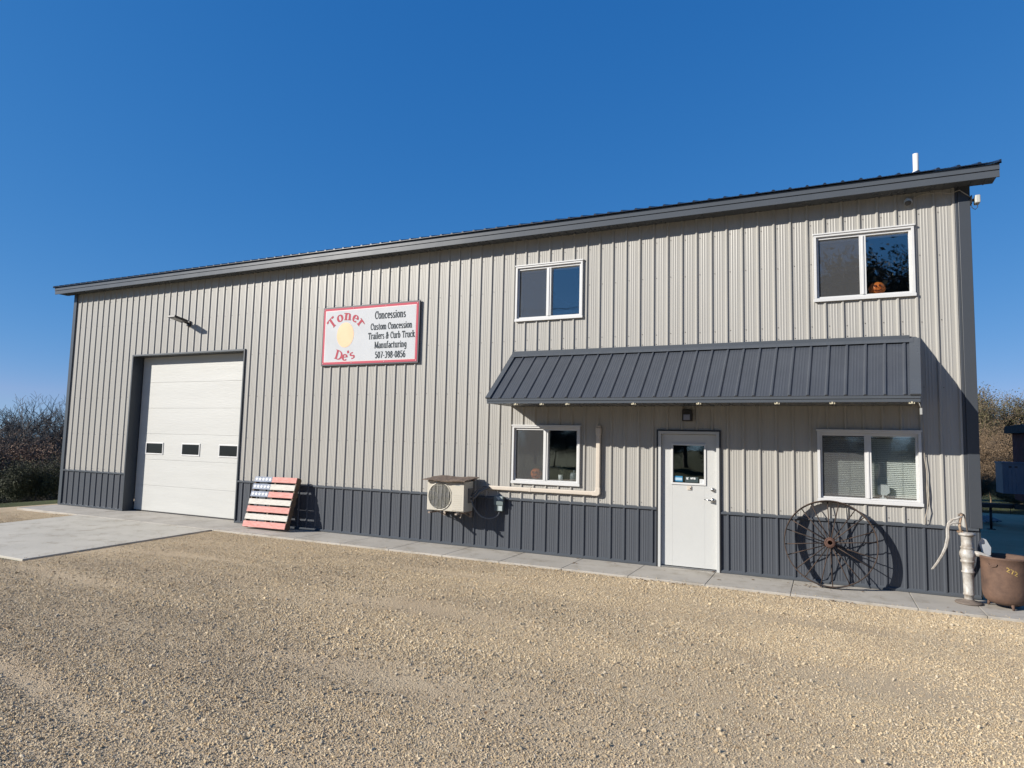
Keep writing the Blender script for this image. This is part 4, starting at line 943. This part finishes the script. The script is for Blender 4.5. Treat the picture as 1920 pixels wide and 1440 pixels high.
# ------------------------------------------------------------------ things in the windows
M_pk = mat('pumpkin_orange', (.85, .25, .05), .5, var=.25, vscale=6, vcol=(.68, .17, .03))
def pumpkin(x, y, z, r, label, look=-1):
    Pk = empty('pumpkin', (x, y, z)); tag(Pk, label, 'pumpkin')
    q = MB(); NU, NV = 48, 20; sv = len(q.v)
    for j in range(NV+1):
        ph = math.pi*j/NV
        for i in range(NU):
            th = 2*math.pi*i/NU; lob = 1-.07*abs(math.sin(th*5))**.6*0-.06*(1-abs(math.cos(th*5)))
            rr = math.sin(ph)*lob; q.v.append((x+r*rr*math.cos(th), y+r*.85*rr*math.sin(th), z+r*.92*(1-math.cos(ph)*(1-.15*math.exp(-(ph/.4)**2)))*-1+r*1.84 if False else z+r*.92+r*.92*math.cos(ph)*(1-.12*math.exp(-(math.sin(ph)/.35)**2))))
    for j in range(NV):
        for i in range(NU):
            q.f.append((j*NU+i, j*NU+(i+1) % NU, (j+1)*NU+(i+1) % NU, (j+1)*NU+i)); q.m.append(0); q.sm.append(True)
    put(q.build('shell', M_pk), Pk)
    q = MB(); q.tube([(x, y, z+r*1.65), (x+.005, y, z+r*1.9), (x+.018, y, z+r*2.0)], [.014, .010, .011], 8); put(q.build('stem', mat('stem_brown', (.25, .19, .07), .8)), Pk)
    face = MB(); f = r
    def sh(pts, dx, dz):
        P_ = []
        for a_, b_ in pts:
            xx, zz_ = dx+a_, dz+b_; d = max(1e-3, 1-(xx/1.0)**2-(zz_/1.0)**2)
            P_.append((x+xx*f, y-f*.85*math.sqrt(d)-.012, z+f*.92+zz_*f*.92))
        face.poly(P_)
    eye = [(.15*math.cos(R(a_*30)), .19*math.sin(R(a_*30))) for a_ in range(12)]
    sh(eye, -.28, .25); sh(eye, .28, .25); sh([(-.09, -.06), (.09, -.06), (0, .12)], 0, .02)
    ms = [(-.5, -.22), (-.36, -.33), (-.2, -.38), (0, -.40), (.2, -.38), (.36, -.33), (.5, -.22), (.4, -.42), (.22, -.55), (.08, -.57), (.06, -.5), (-.06, -.5), (-.08, -.57), (-.22, -.55), (-.4, -.42)]
    sh(ms, 0, 0); put(face.build('carved_face', mat('carved_dark', (.20, .035, .008), .8)), Pk)
    return Pk
pumpkin(18.255, .145, 4.02+.0740, .108, 'bright orange carved pumpkin in the upper window near the right corner')
pumpkin(12.985, .17, 1.17+.0740, .105, 'carved pumpkin behind the screen of the ground floor window')
PP_ = empty('potted_plant', (13.46, .14, 1.244)); tag(PP_, 'white pot with a small dark plant on the ground floor window sill', 'potted plant')
q = MB(); q.lathe([(.0, 1.245), (.035, 1.245), (.042, 1.34), (.036, 1.34), (.0, 1.33)], (13.45, .14, 0), 20); put(q.build('pot', M_w), PP_)
q = MB()
for k in range(60):
    a_, e_, l_ = random.uniform(0, 6.28), random.uniform(.2, 1.5), random.uniform(.04, .16); b0 = Vector((13.475+random.uniform(-.02, .02), .14, 1.33+random.uniform(0, .08)))
    d_ = Vector((math.cos(a_)*math.cos(e_), math.sin(a_)*math.cos(e_)*.6, math.sin(e_)))*l_; s_ = Vector((-math.sin(a_), math.cos(a_), 0))*.010
    q.poly([b0, b0+d_*.5+s_, b0+d_, b0+d_*.5-s_])
put(q.build('leaves', mat('plant_leaf', (.09, .11, .07), .6)), PP_)
q = MB(); q.lathe([(0, 1.245), (.06, 1.245), (.065, 1.34), (.05, 1.38), (.035, 1.385), (.0, 1.385)], (13.68, .16, 0), 20); q.tube([(13.68, .16, 1.385), (13.68, .16, 1.41), (13.70, .16, 1.42)], .012, 8); tag(q.build('jar', mat('grey_jar', (.20, .23, .26), .4)), 'rounded grey jar beside the small plant on the window sill', 'jar')
WPn = empty('white_panel', (18.27, .10, 1.22)); tag(WPn, 'small white eight sided panel standing in front of the window blinds', 'panel')
q = MB(); pts = [(18.19, 1.30), (18.22, 1.265), (18.30, 1.262), (18.345, 1.30), (18.34, 1.385), (18.31, 1.41), (18.235, 1.412), (18.195, 1.385)]
q.prism(pts, 'y', .085, .105); put(q.build('panel_face', M_w, bevel=.004), WPn); q = MB(); q.box(18.215, 18.30, .075, .125, 1.2195, 1.232); q.box(18.25, 18.27, .09, .10, 1.232, 1.262); put(q.build('stand', M_w), WPn)
Bl = empty('window_blind', (18.08, .17, 1.2)); tag(Bl, 'white horizontal slat blinds lowered behind the lower right window', 'blinds')
q = MB(); z = 1.25
while z < 2.055:
    q.v += [(17.50, .158, z-.017), (18.67, .158, z-.017), (18.67, .169, z-.007), (17.50, .169, z-.007), (17.50, .176, z+.005), (18.67, .176, z+.005)]
    k = len(q.v)-6; q.f += [(k, k+1, k+2, k+3), (k+3, k+2, k+5, k+4)]; q.m += [0, 0]; q.sm += [True, True]; z += .0262
put(q.build('slats', mat('blind_white', (.74, .76, .72), .5)), Bl)
q = MB(); q.box(17.49, 18.68, .155, .19, 2.062, 2.09); put(q.build('head_rail', M_w), Bl)
q = MB()
for xx in (17.62, 17.85, 18.2, 18.50): q.tube([(xx, .153, 1.235), (xx, .153, 2.06)], .0018, 5)
put(q.build('cords', mat('blind_cord', (.45, .46, .44), .6)), Bl)
q = MB(); q.box(17.45, 18.70, .20, .205, 1.20, 2.10); put(q.build('backing', mat('room_shade', (.34, .36, .36), .8)), Bl)

# ------------------------------------------------------------------ fallen leaves
M_leaf = mat('dead_leaf', (.22, .12, .05), .8, var=.5, vscale=30)
q = MB()
def leaf(x, y, z, s):
    a_ = random.uniform(0, 6.28); t_ = random.uniform(-.6, .6); ca, sa = math.cos(a_), math.sin(a_)
    pts = [(-.5, 0), (-.2, .28), (.2, .22), (.5, .0), (.2, -.25), (-.2, -.26)]
    q.poly([(x+s*(p_*ca-r_*sa), y+s*(p_*sa+r_*ca), z+.003+abs(r_)*s*.9*abs(t_)+s*.12*random.random()) for p_, r_ in pts])
for k in range(150):
    x = random.choice([random.gauss(13.3, .5), random.gauss(15.0, .6), random.gauss(17.6, .35), random.uniform(11, 20), random.gauss(15.6, .3)]); y = -1.01-abs(random.gauss(0, .07)); leaf(x, y, -.02, random.uniform(.02, .045))
for k in range(34): leaf(random.gauss(17.5, .28), -.3+random.gauss(0, .08), .001, random.uniform(.02, .05))
for k in range(22): leaf(random.uniform(11, 19.1), random.uniform(-.95, -.08), .001, random.uniform(.012, .03))
for k in range(40): leaf(random.uniform(8, 20), random.uniform(-7, -1.3), -.012, random.uniform(.02, .05))
for x, y in ((13.93, -.5), (13.96, -.52), (16.15, -.6), (18.9, -.98), (18.95, -1.0), (16.0, -.05), (13.85, -.06)):
    for j in range(2): leaf(x+random.gauss(0, .02), y+random.gauss(0, .02), .001, .045)
tag(q.build('fallen_leaves', M_leaf), 'small dry brown leaves scattered along the walkway edge', 'leaves', kind='stuff')

# ------------------------------------------------------------------ vegetation
def segs_mesh(segs, nside=3):
    """segs: list of (p0, p1, r0, r1) -> vertices, quads"""
    A_ = np.array([[*a, *b] for a, b, _, _ in segs]); r0 = np.array([s[2] for s in segs]); r1 = np.array([s[3] for s in segs])
    p0, p1 = A_[:, :3], A_[:, 3:]; d = p1-p0; d /= np.linalg.norm(d, axis=1)[:, None]+1e-9
    ref = np.where(np.abs(d[:, 2:3]) < .9, np.array([[0, 0, 1.]]), np.array([[1., 0, 0]])); a = np.cross(d, ref); a /= np.linalg.norm(a, axis=1)[:, None]; b = np.cross(d, a)
    vs_, fs = [], []
    for k in range(nside):
        t_ = 2*math.pi*k/nside; o = a*math.cos(t_)+b*math.sin(t_); vs_.append(p0+o*r0[:, None]); vs_.append(p1+o*r1[:, None])
    V = np.stack(vs_, 1).reshape(-1, 3); n_ = len(segs); base = np.arange(n_)*2*nside
    for k in range(nside):
        j = (k+1) % nside; fs.append(np.stack([base+2*k, base+2*j, base+2*j+1, base+2*k+1], 1))
    return V, np.concatenate(fs)
def grow(seed, h, spread=.5, levels=5, twig=.012, trunk=.16, lean=0, bare=0.22):
    rd = random.Random(seed); big, small = [], []
    def rec(p, d, l, r, lev):
        n_ = 3; q = p
        for i in range(n_):
            d2 = (d+Vector((rd.gauss(0, .13), rd.gauss(0, .13), rd.gauss(0, .06)+.03))).normalized(); q2 = q+d2*l/n_; ra = r*(1-.45*i/n_); rb_ = r*(1-.45*(i+1)/n_)
            (big if lev <= 1 else small).append((tuple(q), tuple(q2), max(ra, twig), max(rb_, twig*.7)))
            q, d = q2, d2
            if lev < levels and i >= (1 if lev == 0 else 0):
                for _ in range(rd.choice((1, 2)) if lev else 2):
                    ax = Vector((rd.gauss(0, 1), rd.gauss(0, 1), rd.gauss(0, .35))).normalized(); nd = (d*(1-spread*.55)+ax*spread).normalized()
                    if nd.z < -.1: nd.z *= -.3
                    rec(q, nd, l*rd.uniform(.5, .72), rb_*.68, lev+1)
        if lev < levels: rec(q, (d+Vector((rd.gauss(0, .2), rd.gauss(0, .2), .1))).normalized(), l*.7, r*.5, lev+1)
    rec(Vector((0, 0, 0)), Vector((lean, 0, 1)).normalized(), h*.42, trunk, 0)
    return big, small
def fit_h(*ls, h):
    zm = max(s[1][2] for l in ls for s in l); k = h/zm
    return [[(tuple(c_*k for c_ in a_), tuple(c_*k for c_ in b_), r0, r1) for a_, b_, r0, r1 in l] for l in ls]
tree_cache = {}
def leaves_on(segs, n_, size, seed, spread=.25):
    rg = np.random.default_rng(seed); E = np.array([s[1] for s in segs]); idx = rg.integers(0, len(E), n_); c_ = E[idx]+rg.normal(0, spread, (n_, 3))
    a = rg.normal(0, 1, (n_, 3)); a /= np.linalg.norm(a, axis=1)[:, None]; b = np.cross(a, rg.normal(0, 1, (n_, 3))); b /= np.linalg.norm(b, axis=1)[:, None]
    s_ = size*rg.uniform(.5, 1.4, (n_, 1)); V = np.stack([c_-a*s_, c_+b*s_*.5, c_+a*s_, c_-b*s_*.5], 1).reshape(-1, 3); i = np.arange(n_)*4
    return V, np.stack([i, i+1, i+2, i+3], 1)
def make_tree(key, h, seed, bark, leafmat=None, nleaf=0, lsize=.06, lspread=.25, name='bare_tree', **kw):
    big, small = grow(seed, h, **kw); big, small = fit_h(big, small, h=h)
    root = empty(name)
    V, Fc = segs_mesh(big, 5); rawmesh('trunk', V, Fc, bark, root, smooth=True)
    V, Fc = segs_mesh(small, 3); mi_ = np.zeros(len(Fc))
    if leafmat:
        V2, F2 = leaves_on(small, nleaf, lsize, seed, lspread); Fc = np.concatenate([Fc, F2+len(V)]); V = np.concatenate([V, V2]); mi_ = np.concatenate([mi_, np.ones(len(F2))])
    rawmesh('crown', V, Fc, [bark, leafmat or bark], root, mi=mi_)
    return root
used = set()
def place(root, x, y, s, rz_, label, group, z=None, cat=None):
    o = root
    if root.name in used:
        o = root.copy(); COL.objects.link(o)
        for ch in root.children:
            c_ = ch.copy(); COL.objects.link(c_); c_.parent = o
    used.add(root.name)
    z = float(terrain_z(x, y))-.15 if z is None else z
    o.location = (x, y, z); o.scale = (s, s, s); o.rotation_euler = (0, 0, rz_); tag(o, label, cat or ('tree' if 'tree' in root.name else 'bush'), group)
    return o
bk1 = mat('grey_bark', (.10, .085, .075), .9); bk2 = mat('dark_bark', (.05, .045, .042), .9)
lf_br = mat('rust_leaf', (.17, .10, .065), .8, var=.5, vscale=.8); lf_ol = mat('olive_leaf', (.075, .08, .04), .8, var=.5, vscale=.8); lf_dk = mat('dark_scrub', (.085, .07, .052), .85, var=.4, vscale=.6)
tan = mat('tan_twig', (.27, .19, .115), .9, var=.45, vscale=1.2); tan_l = mat('tan_leaf', (.30, .205, .12), .85, var=.5, vscale=1.5); ol2 = mat('olive_green_leaf', (.13, .12, .05), .8, var=.5, vscale=1)
T1 = make_tree('a', 11, 1, bk1, trunk=.30, levels=5, twig=.011, spread=.55); T2 = make_tree('b', 11, 2, bk2, trunk=.34, levels=5, twig=.011, spread=.7); T3 = make_tree('c', 11, 5, bk1, trunk=.26, levels=5, twig=.011, spread=.6)
def polar(azd, dist): a_ = R(azd); return CX+math.sin(a_)*dist, CY+math.cos(a_)*dist
lt = 'bare leafless tree in the woods beyond the left end of the building'
for k, (azd, ds, s, rt) in enumerate([(-66, 66, 1.0, 0), (-64.4, 70, 1.08, 1), (-63.2, 64, 1.0, 2.2), (-62.2, 72, 1.1, 3), (-61.3, 67, 1.06, 4.1), (-60.4, 74, 1.12, 5), (-59.6, 66, 1.0, .6), (-58.4, 70, 1.05, 1.7), (-68, 70, 1.1, 2.6), (-70.5, 66, 1, 3.4), (-73, 72, 1.1, .2), (-57, 72, 1.1, 2)]):
    place((T1, T2, T3)[k % 3], *polar(azd, ds), s*(1.10 if ds > 69 else 1.02), rt, lt, 'bare trees of the left woods')
S1 = make_tree('s', 5, 11, bk2, lf_br, 26000, .045, .30, 'rust_bush', trunk=.07, levels=4, spread=.75, twig=.012)
S2 = make_tree('s2', 5, 12, bk2, lf_dk, 26000, .045, .35, 'dark_bush', trunk=.07, levels=4, spread=.8, twig=.012)
S3 = make_tree('s3', 2.0, 13, bk2, lf_ol, 12000, .028, .18, 'olive_bush', trunk=.03, levels=4, spread=.8, twig=.006)
for k, (azd, ds, s) in enumerate([(-65, 50, 1.05), (-63.0, 47, 1.1), (-61.6, 49, 1.1), (-60.2, 52, .95), (-67.5, 50, 1.1), (-70, 48, 1.0)]):
    place(S1, *polar(azd, ds), s, k*1.3, 'rust brown thicket shrub below the bare trees at the left', 'rust brown shrubs at the left')
for k, (azd, ds, s) in enumerate([(-66, 40, .55), (-64.2, 38, .55), (-62.8, 41, .52), (-61.4, 39, .55), (-60.2, 42, .6), (-59, 40, .6), (-68, 40, .6), (-70.5, 41, .6), (-65, 56, .7), (-63.4, 57, .66), (-61.8, 56, .7), (-60, 58, .7), (-58.5, 56, .7), (-67, 57, .7)]):
    place(S2, *polar(azd, ds), s, k*1.7, 'dark leafless scrub bush in the gully left of the building', 'dark scrub at the left')
for k, (azd, ds, s) in enumerate([(-65.2, 28.5, .62), (-63.4, 29, .7), (-62.2, 28, .8), (-61.2, 27.5, .85), (-60.3, 28, .7), (-67.5, 29, .8)]):
    place(S3, *polar(azd, ds), s, k*2.1, 'low olive green bush at the edge of the lawn on the left', 'olive bushes at the lawn edge')
# right side brush
R1 = make_tree('r1', 3.4, 21, tan, tan_l, 24000, .018, .20, 'tan_brush', trunk=.03, levels=5, spread=.8, twig=.006)
R2 = make_tree('r2', 3.0, 22, tan, tan_l, 20000, .018, .20, 'dry_brush', trunk=.03, levels=5, spread=.95, twig=.006)
R3 = make_tree('r3', 5.2, 23, mat('pale_stem', (.22, .17, .11), .9), ol2, 18000, .034, .22, 'thin_tree', trunk=.06, levels=5, spread=.55, twig=.009)
for k, (x, y, s) in enumerate([(22.4, 18.2, 1.0), (24.2, 19, 1.05), (26.2, 18.5, 1.1), (20.6, 19.4, 1.0), (28.6, 19.5, 1.0), (31, 20, 1.1), (23.3, 20.8, 1.1)]):
    place(R1, x, y, s, k*1.1, 'tall tangle of dry tan brush behind the yard at the right', 'dry tan brush at the right')
for k, (x, y, s) in enumerate([(21.7, 16.6, .52), (23.0, 16.3, .48), (24.4, 16.5, .55), (25.8, 16.6, .5), (27.4, 17, .6), (22.4, 17.3, .7), (24.9, 17.6, .75), (20.6, 17, .6)]):
    place(R2, x, y, s, k*1.9, 'low dry weedy brush at the back edge of the yard', 'low weedy brush at the right')
for k, (x, y, s) in enumerate([(22.6, 24.2, 1.0), (25.2, 25, .98), (28.0, 25, 1.0), (31, 25.5, 1.05), (20.2, 25, 1.05), (24.0, 27.5, 1.05), (27, 28, 1.05)]):
    place(R3, x, y, s, k*2.3, 'thin olive leaved tree rising behind the tan brush at the right', 'olive leaved trees at the right')

# ------------------------------------------------------------------ trailer in the shade
Tr = empty('cargo_trailer', (23, 11, 0)); tag(Tr, 'dark trailer parked in the building shadow at the right edge', 'trailer')
M_tb = mat('dark_maroon', (.22, .04, .028), .9, var=.3, vscale=3); M_box = mat('slate_blue_box', (.12, .17, .24), .5, var=.15); M_tarp = mat('black_tarp', (.012, .012, .015), .8, bump=.02, bscale=4)
q = MB(); q.box(22.2, 27.0, 9.7, 11.9, .62, 2.42); put(q.build('body', M_tb, bevel=.02), Tr)
q = MB(); q.box(22.12, 22.20, 9.66, 9.9, .60, 2.36); put(q.build('corner_post', mat('brown_panel', (.34, .13, .07), .9)), Tr)
q = MB()
for i in range(24):
    x = 22.04+i*.21
    q.prism([(9.55, 2.40), (9.5, 2.50+.09*math.sin(i*1.7)), (10.2, 2.62+.04*math.sin(i)), (11.9, 2.62), (12.0, 2.42)], 'x', x, x+.215)
put(q.build('tarp', M_tarp), Tr)
q = MB(); q.box(21.53, 22.115, 9.75, 10.5, .88, 1.62, 0); q.box(21.515, 22.1155, 9.73, 10.52, 1.6205, 1.66, 0)
for xx in (21.66, 21.78): q.box(xx, xx+.06, 9.744, 9.7495, 1.52, 1.56, 1)
for k in range(6): q.box(21.56+k*.08, 21.568+k*.08, 9.745, 9.7495, .90, 1.48, 0)
put(q.build('tongue_box', [M_box, M_black]), Tr)
q = MB(); q.box(20.95, 26.5, 10.2, 10.3, .50, .60); q.box(20.95, 21.75, 9.9, 10.0, .50, .60); q.box(21.75, 26.5, 9.75, 9.85, .5, .6); put(q.build('chassis', M_black), Tr)
for xx in (23.6, 24.6):
    q = MB(); q.lathe([(.0, 9.66), (.2, 9.66), (.2, 9.70), (.34, 9.68), (.36, 9.72), (.36, 9.86), (.0, 9.88)], (xx, 0, .31), 28, 'y'); put(q.build('wheel', M_rubber), Tr)
q = MB(); q.tube([(21.3, 10.0, .5), (21.3, 10.0, -.04)], .03, 8); q.box(21.22, 21.38, 9.92, 10.08, -.045, -.03); put(q.build('jack_stand', M_black), Tr)
q = MB()
for k in range(5): q.box(21.35+k*.08, 21.40+k*.08, 11.0, 12.6, .02+k*.012, .05+k*.012)
tag(q.build('lumber_pile', mat('pale_lumber', (.20, .23, .26), .7)), 'few pale planks lying on the ground beyond the trailer tongue', 'lumber')

# ------------------------------------------------------------------ behind the camera: what the window glass reflects
Bt = make_tree('bt', 13, 31, bk1, mat('dull_leaf', (.06, .06, .03), .8), 16000, .13, .5, 'roadside_tree', trunk=.3, levels=5, spread=.6, twig=.02)
for k, (x, y, s) in enumerate([(21.2, -44, 1.36), (23.6, -45, 1.42), (19.0, -47, 1.05), (29.5, -46, 1.2), (36, -45, 1.0), (44, -46, .95), (14, -47, .8), (7, -46, .78), (0, -47, .75), (-7, -46, .72), (-15, -48, .75), (-24, -47, .7), (52, -47, .9)]):
    place(Bt, x, y, s, k*1.3, 'leafy roadside tree behind the viewer, mirrored in the upper window', 'trees across the road', z=-.1)
for k in range(30):  # added unseen hedge, hides low sky between trunks in the window reflections
    place(S2, -34+k*3.1+random.uniform(-.6, .6), -42+random.uniform(-1, 1), random.uniform(.75, 1.05), k*1.1, 'dark scrub bush added behind the viewer to fill the window reflections', 'scrub added for the window reflections', z=-.3)
for k, x in enumerate((-30, 31, 75)):
    q = empty('utility_pole', (x, -27, -.1)); tag(q, 'wooden utility pole carrying wires behind the viewer', 'utility pole', 'utility poles behind the viewer')
    m_ = MB(); m_.tube([(0, 0, 0), (0, 0, 11.6)], [.15, .10], 12); m_.build('post', M_wd, q); m_ = MB(); m_.box(-.06, .06, -1.1, 1.1, 10.6, 10.72); m_.build('crossarm', M_wd, q)
q = MB()
for yy, zz_ in ((-28.0, 10.75), (-26.0, 10.75), (-27.15, 9.3)):
    for xa, xb in ((-30, 31), (31, 75)):
        q.tube([(xa+(xb-xa)*i/14, yy, zz_-.1-1.2*4*(i/14)*(1-i/14)*.6) for i in range(15)], .022 if zz_ > 10 else .035, 5)
tag(q.build('power_line', M_black), 'overhead power wires strung between the poles behind the viewer', 'power line')
